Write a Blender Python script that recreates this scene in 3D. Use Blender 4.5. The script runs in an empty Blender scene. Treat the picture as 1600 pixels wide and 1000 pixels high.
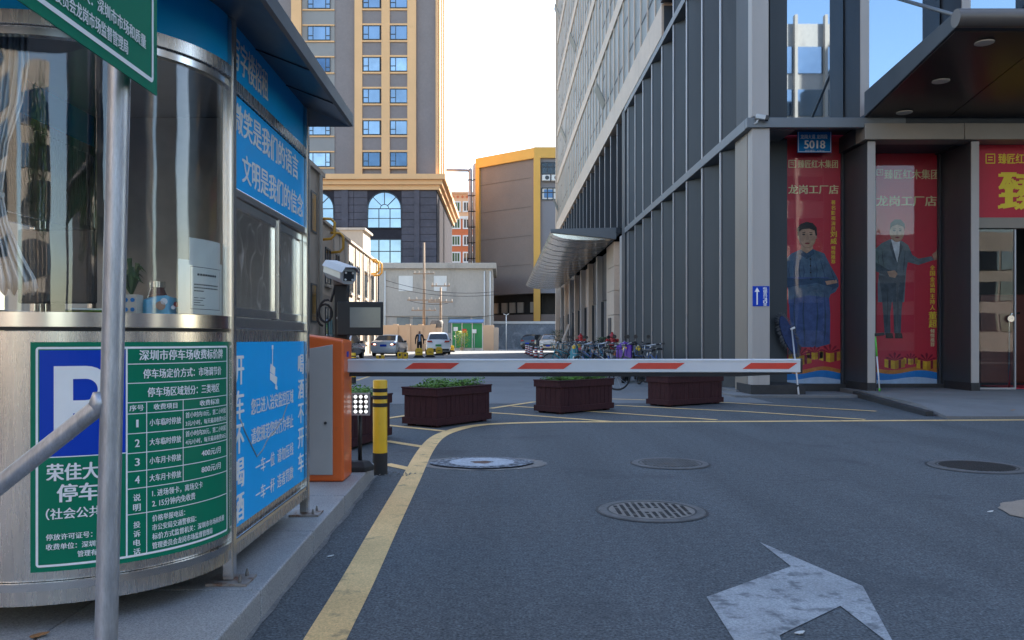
import bpy, bmesh, math, random
from mathutils import Vector, Matrix
random.seed(7)
R = math.radians
sc = bpy.context.scene
C = bpy.context.collection

# ---------------------------------------------------------------- camera, sky, sun, exposure
EYE = 1.15; F = 1300.0; U0 = 783.0; V0 = 530.0       # photo: 1600 px wide, horizon at 530, lane vanishes at 783
cam = bpy.data.cameras.new('camera'); cam_o = bpy.data.objects.new('camera', cam); C.objects.link(cam_o)
cam_o.location = (0, 0, EYE); cam_o.rotation_euler = (R(90), 0, 0)
cam.sensor_width = 36; cam.lens = F / 1600 * 36
cam.shift_x = (800 - U0) / 1600; cam.shift_y = (V0 - 500) / 1600
cam.clip_start = 0.05; cam.clip_end = 3000
sc.camera = cam_o
SUN_AZ = 40.0; SUN_EL = 38.0                          # azimuth to the right of +Y
w = bpy.data.worlds.new('World'); sc.world = w; w.use_nodes = True
nt = w.node_tree; bg = nt.nodes['Background']
sky = nt.nodes.new('ShaderNodeTexSky'); sky.sky_type = 'NISHITA'; sky.sun_disc = False
sky.sun_elevation = R(SUN_EL); sky.sun_rotation = R(SUN_AZ); sky.air_density = 1.2; sky.dust_density = 0.9; sky.ozone_density = 1.1
nt.links.new(sky.outputs[0], bg.inputs[0]); bg.inputs[1].default_value = 0.12
sl = bpy.data.lights.new('sun', 'SUN'); so = bpy.data.objects.new('sun', sl); C.objects.link(so)
sl.energy = 4.6; sl.angle = R(0.53); sl.color = (1.0, 0.92, 0.80)
so.rotation_euler = Vector((-math.sin(R(SUN_AZ))*math.cos(R(SUN_EL)), -math.cos(R(SUN_AZ))*math.cos(R(SUN_EL)), -math.sin(R(SUN_EL)))).to_track_quat('-Z', 'Y').to_euler()
so.location = (20, 20, 60)
sc.view_settings.view_transform = 'Standard'; sc.view_settings.look = 'None'
sc.view_settings.exposure = 2.1; sc.view_settings.gamma = 1
sc.cycles.use_denoising = True
sc.cycles.max_bounces = 8; sc.cycles.transparent_max_bounces = 16; sc.cycles.caustics_reflective = False

# ---------------------------------------------------------------- helpers
def at(u, v, y):                      # photo pixel at depth y -> point
    return Vector(((u - U0) / F * y, y, EYE - (v - V0) / F * y))
def gr(u, v, z=0.0):                  # photo pixel on the horizontal plane z
    y = (EYE - z) * F / (v - V0)
    return Vector(((u - U0) / F * y, y, z))

class MB:
    def __init__(s): s.v = []; s.f = []; s.m = []
    def add(s, vs, fs, mi=0):
        n = len(s.v); s.v += [tuple(p) for p in vs]
        for f in fs: s.f.append([i + n for i in f]); s.m.append(mi)
        return s
    def box(s, x0, y0, z0, x1, y1, z1, mi=0):
        if x0 > x1: x0, x1 = x1, x0
        if y0 > y1: y0, y1 = y1, y0
        if z0 > z1: z0, z1 = z1, z0
        return s.add([(x0,y0,z0),(x1,y0,z0),(x1,y1,z0),(x0,y1,z0),(x0,y0,z1),(x1,y0,z1),(x1,y1,z1),(x0,y1,z1)],
              [(3,2,1,0),(4,5,6,7),(0,1,5,4),(1,2,6,5),(2,3,7,6),(3,0,4,7)], mi)
    def obox(s, a, b, w, h, mi=0, up=(0,0,1)):     # bar from a to b, width w, height h
        a = Vector(a); b = Vector(b); d = (b - a).normalized(); up = Vector(up)
        if abs(d.dot(up)) > .98: up = Vector((0,1,0))
        x = d.cross(up).normalized(); y = x.cross(d).normalized()
        vs = [p + x*i*w/2 + y*j*h/2 for p in (a, b) for i, j in ((-1,-1),(1,-1),(1,1),(-1,1))]
        return s.add(vs, [(0,1,2,3),(7,6,5,4),(0,4,5,1),(1,5,6,2),(2,6,7,3),(3,7,4,0)], mi)
    def prism(s, poly, fn0, fn1, mi=0):            # poly of 2D points mapped by two functions (front, back)
        n = len(poly); vs = [fn0(*p) for p in poly] + [fn1(*p) for p in poly]
        return s.add(vs, [tuple(range(n)), tuple(range(2*n-1, n-1, -1))] + [(i, i+n, (i+1) % n + n, (i+1) % n) for i in range(n)], mi)
    def tube(s, pts, r, n=8, mi=0, closed=False, cap=True):
        pts = [Vector(p) for p in pts]; m = len(pts); rr = r if isinstance(r, (list, tuple)) else [r]*m
        vs = []; ref = None
        for i, p in enumerate(pts):
            a = pts[i-1] if (i > 0 or closed) else p; b = pts[(i+1) % m] if (i < m-1 or closed) else p
            d = (b - a)
            d = d.normalized() if d.length > 1e-9 else Vector((0,0,1))
            if ref is None: ref = Vector((0,0,1)) if abs(d.z) < .9 else Vector((1,0,0))
            x = d.cross(ref)
            if x.length < 1e-4: x = d.cross(Vector((0,1,0)))
            x.normalize(); y = d.cross(x).normalized(); ref = -y if False else x.cross(d).normalized()
            vs += [p + (x*math.cos(t) + y*math.sin(t))*rr[i] for t in [2*math.pi*k/n for k in range(n)]]
        fs = []
        for i in range(m if closed else m-1):
            j = (i+1) % m
            fs += [(i*n+k, i*n+(k+1) % n, j*n+(k+1) % n, j*n+k) for k in range(n)]
        if cap and not closed: fs += [tuple(range(n-1, -1, -1)), tuple(range((m-1)*n, m*n))]
        return s.add(vs, fs, mi)
    def lathe(s, prof, n=16, c=(0,0,0), mi=0, axis='z', cap=True):
        vs = []
        for r, z in prof:
            for k in range(n):
                t = 2*math.pi*k/n; p = (r*math.cos(t), r*math.sin(t), z)
                if axis == 'x': p = (z, p[0], p[1])
                if axis == 'y': p = (p[0], z, p[1])
                vs.append((p[0]+c[0], p[1]+c[1], p[2]+c[2]))
        fs = [(i*n+k, i*n+(k+1) % n, (i+1)*n+(k+1) % n, (i+1)*n+k) for i in range(len(prof)-1) for k in range(n)]
        if cap: fs += [tuple(range(n-1, -1, -1)), tuple(range((len(prof)-1)*n, len(prof)*n))]
        return s.add(vs, fs, mi)
    def loft(s, rings, mi=0, close=True, cap=False):
        n = len(rings[0]); vs = [p for r in rings for p in r]
        fs = [(i*n+k, i*n+(k+1) % n, (i+1)*n+(k+1) % n, (i+1)*n+k) for i in range(len(rings)-1) for k in range(n if close else n-1)]
        if cap: fs += [tuple(range(n-1, -1, -1)), tuple(range((len(rings)-1)*n, len(rings)*n))]
        return s.add(vs, fs, mi)
    def mesh(s, name, mats):
        me = bpy.data.meshes.new(name); me.from_pydata(s.v, [], s.f)
        for m in (mats if isinstance(mats, (list, tuple)) else [mats]): me.materials.append(m)
        if any(s.m): me.polygons.foreach_set('material_index', s.m)
        bm = bmesh.new(); bm.from_mesh(me); bmesh.ops.recalc_face_normals(bm, faces=bm.faces); bm.to_mesh(me); bm.free()
        return me
    def build(s, name, mats, parent=None, smooth=False, bevel=0, kind=None, seg=2, world=True, norecalc=False):
        off = worldloc(parent) if (parent is not None and world) else Vector((0,0,0))
        if off.length: s.v = [(p[0]-off.x, p[1]-off.y, p[2]-off.z) for p in s.v]
        return place(s.mesh(name, mats), name, parent, smooth, bevel, kind, seg)
def worldloc(o):
    p = Vector((0,0,0))
    while o is not None: p += o.location; o = o.parent
    return p
def place(me, name, parent=None, smooth=False, bevel=0, kind=None, seg=2, loc=(0,0,0), rot=(0,0,0)):
    o = bpy.data.objects.new(name, me); C.objects.link(o)
    o.parent = parent; o.location = loc; o.rotation_euler = rot
    if smooth:
        if smooth is True: me.polygons.foreach_set('use_smooth', [True]*len(me.polygons))
        else: me.set_sharp_from_angle(angle=R(smooth)); me.polygons.foreach_set('use_smooth', [True]*len(me.polygons))
    if bevel:
        b = o.modifiers.new('bevel', 'BEVEL'); b.width = bevel; b.segments = seg; b.limit_method = 'ANGLE'; b.angle_limit = R(40)
    if kind: o['kind'] = kind
    return o
def tag(o, label, cat, group=None):
    o['label'] = label; o['category'] = cat
    if group: o['group'] = group
    return o
def thing(name, label, cat, loc=(0,0,0), rz=0, group=None):
    o = bpy.data.objects.new(name, None); C.objects.link(o); o.empty_display_size = .2
    o.location = loc; o.rotation_euler = (0, 0, rz)
    return tag(o, label, cat, group)
def struct(o): o['kind'] = 'structure'; return o
def dup(root, loc, rz=0, label=None):
    def cp(o, par):
        c = o.copy(); C.objects.link(c); c.parent = par
        for ch in list(o.children): cp(ch, c)
        return c
    c = cp(root, None); c.location = loc; c.rotation_euler = (0, 0, rz)
    if label: c['label'] = label
    return c

# ---------------------------------------------------------------- materials
def mat(name, col, rough=.6, metal=0., var=.12, scale=2.5, bump=0., bscale=60., spec=.5, var2=0., scale2=60., emit=None, stretch=None, coat=0., dirt=None, rvar=0.):
    m = bpy.data.materials.new(name); m.use_nodes = True; t = m.node_tree; b = t.nodes['Principled BSDF']; L = t.links.new
    b.inputs['Base Color'].default_value = (*col, 1); b.inputs['Roughness'].default_value = rough; b.inputs['Metallic'].default_value = metal
    b.inputs['Specular IOR Level'].default_value = spec; b.inputs['Coat Weight'].default_value = coat
    geo = t.nodes.new('ShaderNodeNewGeometry'); pos = geo.outputs['Position']
    if stretch:
        mp = t.nodes.new('ShaderNodeMapping'); mp.inputs['Scale'].default_value = stretch; L(pos, mp.inputs[0]); pos = mp.outputs[0]
    def noise(sc_, det=4, ro=.6):
        n = t.nodes.new('ShaderNodeTexNoise'); n.inputs['Scale'].default_value = sc_; n.inputs['Detail'].default_value = det; n.inputs['Roughness'].default_value = ro
        L(pos, n.inputs['Vector']); return n.outputs['Fac']
    if var or var2 or dirt:
        def mulby(prev, fac, amt):
            r = t.nodes.new('ShaderNodeMapRange'); r.inputs[1].default_value = .25; r.inputs[2].default_value = .75
            r.inputs[3].default_value = 1-amt; r.inputs[4].default_value = 1+amt; L(fac, r.inputs[0])
            x = t.nodes.new('ShaderNodeVectorMath'); x.operation = 'SCALE'
            if prev is None: x.inputs[0].default_value = col
            else: L(prev, x.inputs[0])
            L(r.outputs[0], x.inputs[3]); return x.outputs[0]
        c = None
        if var: c = mulby(c, noise(scale), var)
        if var2: c = mulby(c, noise(scale2, 2, .7), var2)
        if dirt:                                   # (colour, scale, threshold, amount)
            r = t.nodes.new('ShaderNodeMapRange'); r.inputs[1].default_value = dirt[2]; r.inputs[2].default_value = dirt[2]+.12; r.inputs[4].default_value = dirt[3]
            L(noise(dirt[1], 6, .65), r.inputs[0])
            mx = t.nodes.new('ShaderNodeMix'); mx.data_type = 'RGBA'; L(r.outputs[0], mx.inputs[0])
            if c is None: mx.inputs[6].default_value = (*col, 1)
            else: L(c, mx.inputs[6])
            mx.inputs[7].default_value = (*dirt[0], 1); c = mx.outputs[2]
        L(c, b.inputs['Base Color'])
    if rvar:
        r = t.nodes.new('ShaderNodeMapRange'); r.inputs[3].default_value = max(.02, rough-rvar); r.inputs[4].default_value = rough+rvar
        L(noise(scale*1.7, 5), r.inputs[0]); L(r.outputs[0], b.inputs['Roughness'])
    if bump:
        bp = t.nodes.new('ShaderNodeBump'); bp.inputs['Strength'].default_value = bump; bp.inputs['Distance'].default_value = .01
        L(noise(bscale, 3), bp.inputs['Height']); L(bp.outputs[0], b.inputs['Normal'])
    if emit: b.inputs['Emission Color'].default_value = (*emit[0], 1); b.inputs['Emission Strength'].default_value = emit[1]
    return m
def glass(name, tint=(.9,.93,.92), refl=.10, ior=1.5, rough=.0, wob=0., wscale=1.5):
    m = bpy.data.materials.new(name); m.use_nodes = True; t = m.node_tree; L = t.links.new
    t.nodes.remove(t.nodes['Principled BSDF']); out = t.nodes['Material Output']
    tr = t.nodes.new('ShaderNodeBsdfTransparent'); tr.inputs[0].default_value = (*tint, 1)
    gl = t.nodes.new('ShaderNodeBsdfGlossy'); gl.inputs['Roughness'].default_value = rough; gl.inputs[0].default_value = (.95,.97,1,1)
    g0 = t.nodes.new('ShaderNodeNewGeometry'); dt = t.nodes.new('ShaderNodeVectorMath'); dt.operation = 'DOT_PRODUCT'
    L(g0.outputs['Normal'], dt.inputs[0]); L(g0.outputs['Incoming'], dt.inputs[1])
    def mth(op, a, b=None):
        n = t.nodes.new('ShaderNodeMath'); n.operation = op; n.use_clamp = op == 'ADD'
        for i, x in enumerate((a, b)):
            if x is None: continue
            if isinstance(x, (int, float)): n.inputs[i].default_value = x
            else: L(x, n.inputs[i])
        return n.outputs[0]
    fc = mth('POWER', mth('SUBTRACT', 1.0, mth('ABSOLUTE', dt.outputs['Value'])), 5.0)   # Schlick, the same from both sides
    ad = type('o', (), {'outputs': [mth('ADD', mth('MULTIPLY', fc, 1-refl), refl)]})
    mx = t.nodes.new('ShaderNodeMixShader'); L(ad.outputs[0], mx.inputs[0]); L(tr.outputs[0], mx.inputs[1]); L(gl.outputs[0], mx.inputs[2]); L(mx.outputs[0], out.inputs[0])
    if wob:
        n = t.nodes.new('ShaderNodeTexNoise'); n.inputs['Scale'].default_value = wscale; n.inputs['Detail'].default_value = 1
        g = t.nodes.new('ShaderNodeNewGeometry'); L(g.outputs['Position'], n.inputs['Vector'])
        bp = t.nodes.new('ShaderNodeBump'); bp.inputs['Strength'].default_value = wob; bp.inputs['Distance'].default_value = .05; L(n.outputs[0], bp.inputs['Height']); L(bp.outputs[0], gl.inputs['Normal'])
    return m

K = {}
K['asphalt'] = mat('asphalt', (.090,.098,.105), .88, 0, .28, 20, .6, 70, spec=.25, var2=.70, scale2=80, dirt=((.052,.056,.062), .8, .56, .55))
def add_road_wear(m):
    t = m.node_tree; L = t.links.new; b = t.nodes['Principled BSDF']; src = b.inputs['Base Color'].links[0].from_socket
    g = t.nodes.new('ShaderNodeNewGeometry')
    mp = t.nodes.new('ShaderNodeMapping'); mp.inputs['Scale'].default_value = (1.5,.16,1); mp.inputs['Rotation'].default_value = (0,0,R(8)); L(g.outputs['Position'], mp.inputs[0])
    n = t.nodes.new('ShaderNodeTexNoise'); n.inputs['Scale'].default_value = 1.1; n.inputs['Detail'].default_value = 5; L(mp.outputs[0], n.inputs['Vector'])
    r = t.nodes.new('ShaderNodeMapRange'); r.inputs[1].default_value = .35; r.inputs[2].default_value = .65; r.inputs[3].default_value = .88; r.inputs[4].default_value = 1.09; L(n.outputs[0], r.inputs[0])
    x = t.nodes.new('ShaderNodeVectorMath'); x.operation = 'SCALE'; L(src, x.inputs[0]); L(r.outputs[0], x.inputs[3])
    v = t.nodes.new('ShaderNodeTexVoronoi'); v.inputs['Scale'].default_value = 5.5; L(g.outputs['Position'], v.inputs['Vector'])
    r2 = t.nodes.new('ShaderNodeMapRange'); r2.inputs[1].default_value = .028; r2.inputs[2].default_value = .016; L(v.outputs['Distance'], r2.inputs[0])
    n3 = t.nodes.new('ShaderNodeTexNoise'); n3.inputs['Scale'].default_value = .8; L(g.outputs['Position'], n3.inputs['Vector'])
    r3 = t.nodes.new('ShaderNodeMapRange'); r3.inputs[1].default_value = .5; r3.inputs[2].default_value = .6; r3.inputs[4].default_value = .7; L(n3.outputs[0], r3.inputs[0])
    ml = t.nodes.new('ShaderNodeMath'); ml.operation = 'MULTIPLY'; L(r2.outputs[0], ml.inputs[0]); L(r3.outputs[0], ml.inputs[1])
    mx = t.nodes.new('ShaderNodeMix'); mx.data_type = 'RGBA'; L(ml.outputs[0], mx.inputs[0]); L(x.outputs[0], mx.inputs[6]); mx.inputs[7].default_value = (.30,.31,.32,1)
    v2 = t.nodes.new('ShaderNodeTexVoronoi'); v2.feature = 'DISTANCE_TO_EDGE'; v2.inputs['Scale'].default_value = .42
    wn = t.nodes.new('ShaderNodeTexNoise'); wn.inputs['Scale'].default_value = 2.2; wn.inputs['Detail'].default_value = 5; L(g.outputs['Position'], wn.inputs['Vector'])
    am = t.nodes.new('ShaderNodeMix'); am.data_type = 'VECTOR'; am.inputs[0].default_value = .16; L(g.outputs['Position'], am.inputs[4]); sc3 = t.nodes.new('ShaderNodeVectorMath'); sc3.operation = 'SCALE'; sc3.inputs[3].default_value = 9; L(wn.outputs['Color'], sc3.inputs[0]); L(sc3.outputs[0], am.inputs[5]); L(am.outputs[1], v2.inputs['Vector'])
    r4 = t.nodes.new('ShaderNodeMapRange'); r4.inputs[1].default_value = .0035; r4.inputs[2].default_value = .0015; L(v2.outputs['Distance'], r4.inputs[0])
    n5 = t.nodes.new('ShaderNodeTexNoise'); n5.inputs['Scale'].default_value = .5; L(g.outputs['Position'], n5.inputs['Vector'])
    r5 = t.nodes.new('ShaderNodeMapRange'); r5.inputs[1].default_value = .52; r5.inputs[2].default_value = .60; r5.inputs[4].default_value = .55; L(n5.outputs[0], r5.inputs[0])
    ml2 = t.nodes.new('ShaderNodeMath'); ml2.operation = 'MULTIPLY'; L(r4.outputs[0], ml2.inputs[0]); L(r5.outputs[0], ml2.inputs[1])
    mx2 = t.nodes.new('ShaderNodeMix'); mx2.data_type = 'RGBA'; L(ml2.outputs[0], mx2.inputs[0]); L(mx.outputs[2], mx2.inputs[6]); mx2.inputs[7].default_value = (.022,.023,.025,1)
    L(mx2.outputs[2], b.inputs['Base Color'])
add_road_wear(K['asphalt'])
K['concrete_lane'] = mat('concrete_lane', (.145,.15,.155), .85, 0, .16, .4, .25, 120, var2=.25, scale2=120, dirt=((.07,.07,.072), .7, .58, .5))
K['yellow_paint'] = mat('yellow_paint', (.72,.48,.22), .8, 0, .16, 2, .4, 120, spec=.2, var2=.28, scale2=110, dirt=((.20,.16,.10), 6, .57, .7))
K['white_paint'] = mat('white_paint_worn', (.315,.325,.335), .8, 0, .2, 3, .4, 120, spec=.2, var2=.35, scale2=110, dirt=((.12,.127,.135), 9, .52, .85))
K['granite'] = mat('granite', (.27,.275,.28), .55, 0, .14, 2, .1, 200, var2=.55, scale2=150, dirt=((.13,.13,.13), 3, .62, .5))
K['pave'] = mat('pavement_concrete', (.17,.172,.175), .85, 0, .18, 1.2, .3, 80, var2=.2, scale2=90, dirt=((.11,.11,.11), 2, .58, .5))
K['iron'] = mat('cast_iron', (.17,.155,.14), .65, .1, .3, 9, .3, 90, var2=.2, dirt=((.17,.12,.085), 7, .58, .6))
K['iron_worn'] = mat('cast_iron_worn', (.10,.10,.10), .7, .1, .3, 9, .3, 90, var2=.2, dirt=((.15,.115,.09), 7, .6, .5))
K['iron_dark'] = mat('cast_iron_dark', (.035,.035,.037), .7, .2, .2, 9)
K['steel'] = mat('stainless', (.58,.55,.52), .27, 1, .10, 3, .03, 40, stretch=(14,14,1.0), rvar=.06)
K['steel_trim'] = mat('stainless_trim', (.62,.61,.60), .20, 1, .06, 4, rvar=.05)
K['galv'] = mat('galvanised', (.42,.44,.48), .42, .75, .22, 16, .05, 60, var2=.12, scale2=90, stretch=(3,3,.5))
K['blue'] = mat('blue_vinyl', (.0,.40,.90), .4, 0, .05, 3, spec=.2)
K['blue_sign'] = mat('blue_sign', (.004,.05,.46), .4, 0, .04, 3, spec=.2)
K['green_sign'] = mat('green_sign', (.001,.18,.10), .42, 0, .05, 3, spec=.2)
K['white_print'] = mat('white_print', (.84,.86,.88), .5, 0, .04, 8)
K['orange'] = mat('orange_paint', (.72,.13,.02), .38, 0, .05, 4, coat=.2, dirt=((.45,.10,.03), 9, .64, .5))
K['grey_door'] = mat('grey_powdercoat', (.37,.375,.375), .5, 0, .07, 5, .04, 300)
K['boom_white'] = mat('boom_white', (.62,.64,.67), .32, 0, .05, 4, coat=.2, dirt=((.38,.38,.38), 7, .64, .4))
K['red'] = mat('red_reflector', (.66,.045,.025), .35, 0, .08, 7)
K['black'] = mat('black_plastic', (.014,.015,.018), .45, 0, .1, 6)
K['rubber'] = mat('rubber', (.02,.02,.022), .75, 0, .15, 8)
K['cyellow'] = mat('yellow_plastic', (.78,.46,.015), .45, 0, .07, 6, dirt=((.45,.28,.03), 9, .62, .5))
K['wood'] = mat('planter_wood', (.040,.013,.017), .7, 0, .35, 9, .25, 60, spec=.2, stretch=(6,6,1), var2=.2, scale2=30, dirt=((.12,.10,.095), 14, .70, .5))
K['leaf'] = mat('hedge_leaf', (.09,.20,.02), .6, 0, .5, 9, spec=.2)
K['leaf2'] = mat('leaf_dark', (.04,.09,.025), .5, 0, .4, 9)
K['soil'] = mat('soil', (.03,.022,.016), .95, 0, .3, 20)
K['screen'] = mat('screen_glass', (.19,.225,.225), .10, 0, .1, 5)
K['cam_white'] = mat('camera_white', (.46,.50,.52), .35, 0, .05, 8, dirt=((.33,.33,.31), 9, .62, .4))
K['led'] = mat('led_lens', (.6,.6,.6), .3, 0, 0, emit=((.95,.98,1.0), .28))
K['fin'] = mat('dark_grey_metal_panel', (.048,.055,.064), .5, .1, .16, .7, rvar=.1, spec=.35, stretch=(1,1,.25), dirt=((.075,.08,.085), 1.3, .62, .5))
K['fin_edge'] = mat('aluminium_edge', (.42,.42,.44), .38, .6, .08, 1)
K['ledge'] = mat('ledge_grey', (.15,.165,.18), .45, .3, .08, 1)
K['column_grey'] = mat('column_light_grey', (.40,.375,.355), .55, .1, .10, .8, stretch=(2,2,.3), dirt=((.28,.265,.25), 1.5, .62, .5))
K['beige'] = mat('beige_panel', (.58,.46,.36), .6, 0, .08, .6, var2=.05, scale2=9)
K['bronze'] = mat('bronze_header', (.27,.235,.195), .5, .2, .08, 1)
K['soffit'] = mat('canopy_soffit_dark', (.045,.036,.034), .28, .2, .1, 1)
K['alu_soffit'] = mat('aluminium_soffit', (.55,.54,.53), .22, .9, .08, .5, .05, 3, stretch=(6,.3,1))
K['glass_refl'] = mat('coated_glass_blue', (.33,.42,.52), .015, .95, 0)
K['glass_grey'] = mat('coated_glass_greygreen', (.19,.215,.215), .38, .1, .35, .6, spec=.3, rvar=.03)
K['glass_dark'] = mat('dark_glass', (.02,.024,.028), .06, 0, 0, spec=.8)
K['clear'] = glass('clear_glass', (.86,.90,.90), .04, 1.5, wob=.03)
K['booth_glass'] = glass('booth_glass', (.94,.95,.95), .05, 1.55, wob=.06, wscale=4)
K['shop_glass'] = glass('shop_glass', (.95,.96,.97), .028, 1.5, wob=.05, wscale=.8)
K['poster_red'] = mat('poster_red', (.52,.013,.036), .5, 0, .06, 2)
K['gold_print'] = mat('gold_print', (.80,.62,.03), .5, 0, .05, 5)
K['pale_gold'] = mat('pale_gold_print', (.72,.66,.34), .5, 0, .05, 5)
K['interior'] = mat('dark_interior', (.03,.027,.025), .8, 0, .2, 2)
K['tower_grey'] = mat('tower_grey_render', (.225,.19,.185), .85, 0, .07, .3, var2=.06, scale2=4)
K['tower_lgrey'] = mat('tower_light_grey', (.27,.255,.245), .85, 0, .07, .3)
K['tower_orange'] = mat('tower_ochre', (.74,.43,.21), .8, 0, .07, .25, dirt=((.55,.33,.15), .6, .6, .5))
K['win_frame'] = mat('window_frame_dark', (.05,.06,.07), .5, .2, .05, 2)
K['win_glass'] = mat('window_glass_blue', (.20,.26,.33), .03, .9, .25, .3)
K['stone_panel'] = mat('podium_stone', (.075,.068,.085), .75, 0, .28, .35, var2=.12, scale2=3)
K['podium_joint'] = mat('podium_joint', (.04,.037,.045), .9, spec=.05)
K['concrete_wall'] = mat('grey_concrete_render', (.45,.40,.345), .9, 0, .10, .35, var2=.08, scale2=6, dirt=((.25,.225,.20), .5, .58, .5), stretch=(1,1,.45))
K['cream_wall'] = mat('cream_render', (.46,.39,.32), .9, 0, .09, .4, var2=.06, scale2=6, dirt=((.33,.28,.24), .5, .6, .5), stretch=(1,1,.4))
K['brown_wall'] = mat('brown_render', (.21,.17,.15), .85, 0, .08, .3, var2=.08, scale2=8)
K['brown_light'] = mat('grey_render', (.24,.225,.235), .85, 0, .07, .3)
K['ochre'] = mat('ochre_trim', (.72,.39,.085), .75, 0, .06, .4)
K['red_wall'] = mat('brick_orange_render', (.60,.16,.06), .85, 0, .08, .4)
K['peach_wall'] = mat('peach_render', (.72,.42,.24), .85, 0, .08, .4)
K['white_trim'] = mat('white_trim', (.72,.70,.66), .7, 0, .06, 2)
K['duct'] = mat('metal_duct', (.36,.33,.33), .45, .5, .15, .8)
K['old_wall'] = mat('weathered_wall', (.20,.225,.26), .9, 0, .25, .7, .3, 8, var2=.2, scale2=6, dirt=((.38,.40,.43), .9, .52, .8))
K['peach_fence'] = mat('peach_fence_wall', (.60,.43,.29), .85, 0, .07, .5)
K['green_board'] = mat('green_board', (.03,.30,.10), .5, 0, .06, 1)
K['blue_roof'] = mat('blue_roof_sheet', (.10,.22,.42), .5, .1, .08, 1)
K['pole_conc'] = mat('pole_concrete', (.33,.24,.17), .85, 0, .15, 2)
K['car_white'] = mat('car_white', (.66,.68,.70), .25, 0, .03, 2, coat=.6)
K['car_silver'] = mat('car_silver', (.50,.53,.57), .28, .4, .03, 2, coat=.6)
K['car_black'] = mat('car_black', (.015,.016,.02), .22, .1, .03, 2, coat=.6)
K['car_dark'] = mat('car_dark_grey', (.06,.065,.075), .25, .3, .03, 2, coat=.6)
K['car_beige'] = mat('car_champagne', (.42,.37,.30), .28, .4, .03, 2, coat=.6)
K['lamp_red'] = mat('tail_lamp', (.32,.012,.015), .2, 0, .1, 5)
K['lamp_white'] = mat('head_lamp', (.8,.8,.78), .15, 0, .05, 5)
K['tyre'] = mat('tyre', (.018,.018,.02), .8, 0, .1, 8)
K['rim'] = mat('alloy_rim', (.45,.46,.48), .35, .8, .08, 8)
K['hydrant'] = mat('hydrant_red', (.36,.014,.018), .4, 0, .15, 6)
K['suit'] = mat('dark_suit', (.018,.019,.024), .8, 0, .15, 9)
K['shirt'] = mat('pale_shirt', (.50,.58,.74), .75, 0, .06, 9)
K['skin'] = mat('skin', (.42,.23,.15), .55, 0, .06, 9)
K['hair'] = mat('hair', (.012,.010,.009), .6)
K['silver_cloth'] = mat('silver_curtain', (.62,.65,.68), .42, .3, .12, 6, .1, 40)
K['paper'] = mat('paper', (.72,.77,.74), .8, 0, .04, 9)
K['ink'] = mat('ink', (.06,.07,.08), .8)
for n_, c_ in dict(teal=(.015,.20,.26), bike_blue=(.02,.07,.22), bike_orange=(.75,.20,.02), bike_green=(.10,.48,.06), bike_black=(.02,.02,.024), bike_white=(.3,.31,.33), purple=(.10,.02,.26), pink_red=(.35,.03,.05), bike_yellow=(.75,.50,.03)).items():
    K[n_] = mat(n_, c_, .4, 0, .08, 9)

# ---------------------------------------------------------------- lettering (built-in font, turned into mesh)
_fc = bpy.data.curves.new('lettering', 'FONT'); _fo = bpy.data.objects.new('lettering', _fc); _tc = {}
def glyphs(s, bold=0.0):
    k = (s, bold)
    if k not in _tc:
        _fc.body = s; _fc.size = 1; _fc.offset = bold; _fc.resolution_u = 3
        me = _fo.to_mesh()
        vs = [(v.co.x, v.co.y) for v in me.vertices]; fs = [tuple(p.vertices) for p in me.polygons]
        _fo.to_mesh_clear(); _tc[k] = (vs, fs)
    return _tc[k]
def text_rect(mb, s, x0, y0, x1, y1, fn, bold=.012, mi=0):
    """lay the string s into the rectangle (x0,y0)-(x1,y1); fn maps (x, y) to 3D"""
    vs, fs = glyphs(s, 0.0)
    if not vs: return
    ax = min(p[0] for p in vs); bx = max(p[0] for p in vs); ay = min(p[1] for p in vs); by = max(p[1] for p in vs)
    if by - ay < .3: ay, by = -.1, .85
    if len(s) == 1 and s in '一': ay, by = -.1, .85
    sx = (x1-x0)/max(bx-ax, 1e-6); sy = (y1-y0)/max(by-ay, 1e-6)
    c = Vector(fn((x0+x1)/2, (y0+y1)/2)); e = (x1-x0)*.05+1e-5
    nrm = (Vector(fn((x0+x1)/2+e, (y0+y1)/2))-c).cross(Vector(fn((x0+x1)/2, (y0+y1)/2+e))-c).normalized()
    d = (.012+bold*.9); lift = 0.0003
    for i, (dx, dy) in enumerate(((-d,0),(d,0),(0,d*.6)) if bold > .005 else ((0,0),)):      # struck three times for a bold weight
        mb.add([Vector(fn(x0+(p[0]+dx-ax)*sx, y0+(p[1]+dy-ay)*sy))+nrm*lift*i for p in vs], fs, mi)
def text_col(mb, s, xc, ytop, size, step, fn, bold=.012, mi=0, asp=1.0):
    for i, ch in enumerate(s):
        y = ytop - i*step
        text_rect(mb, ch, xc-size*asp/2, y-size, xc+size*asp/2, y, fn, bold, mi)

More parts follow.
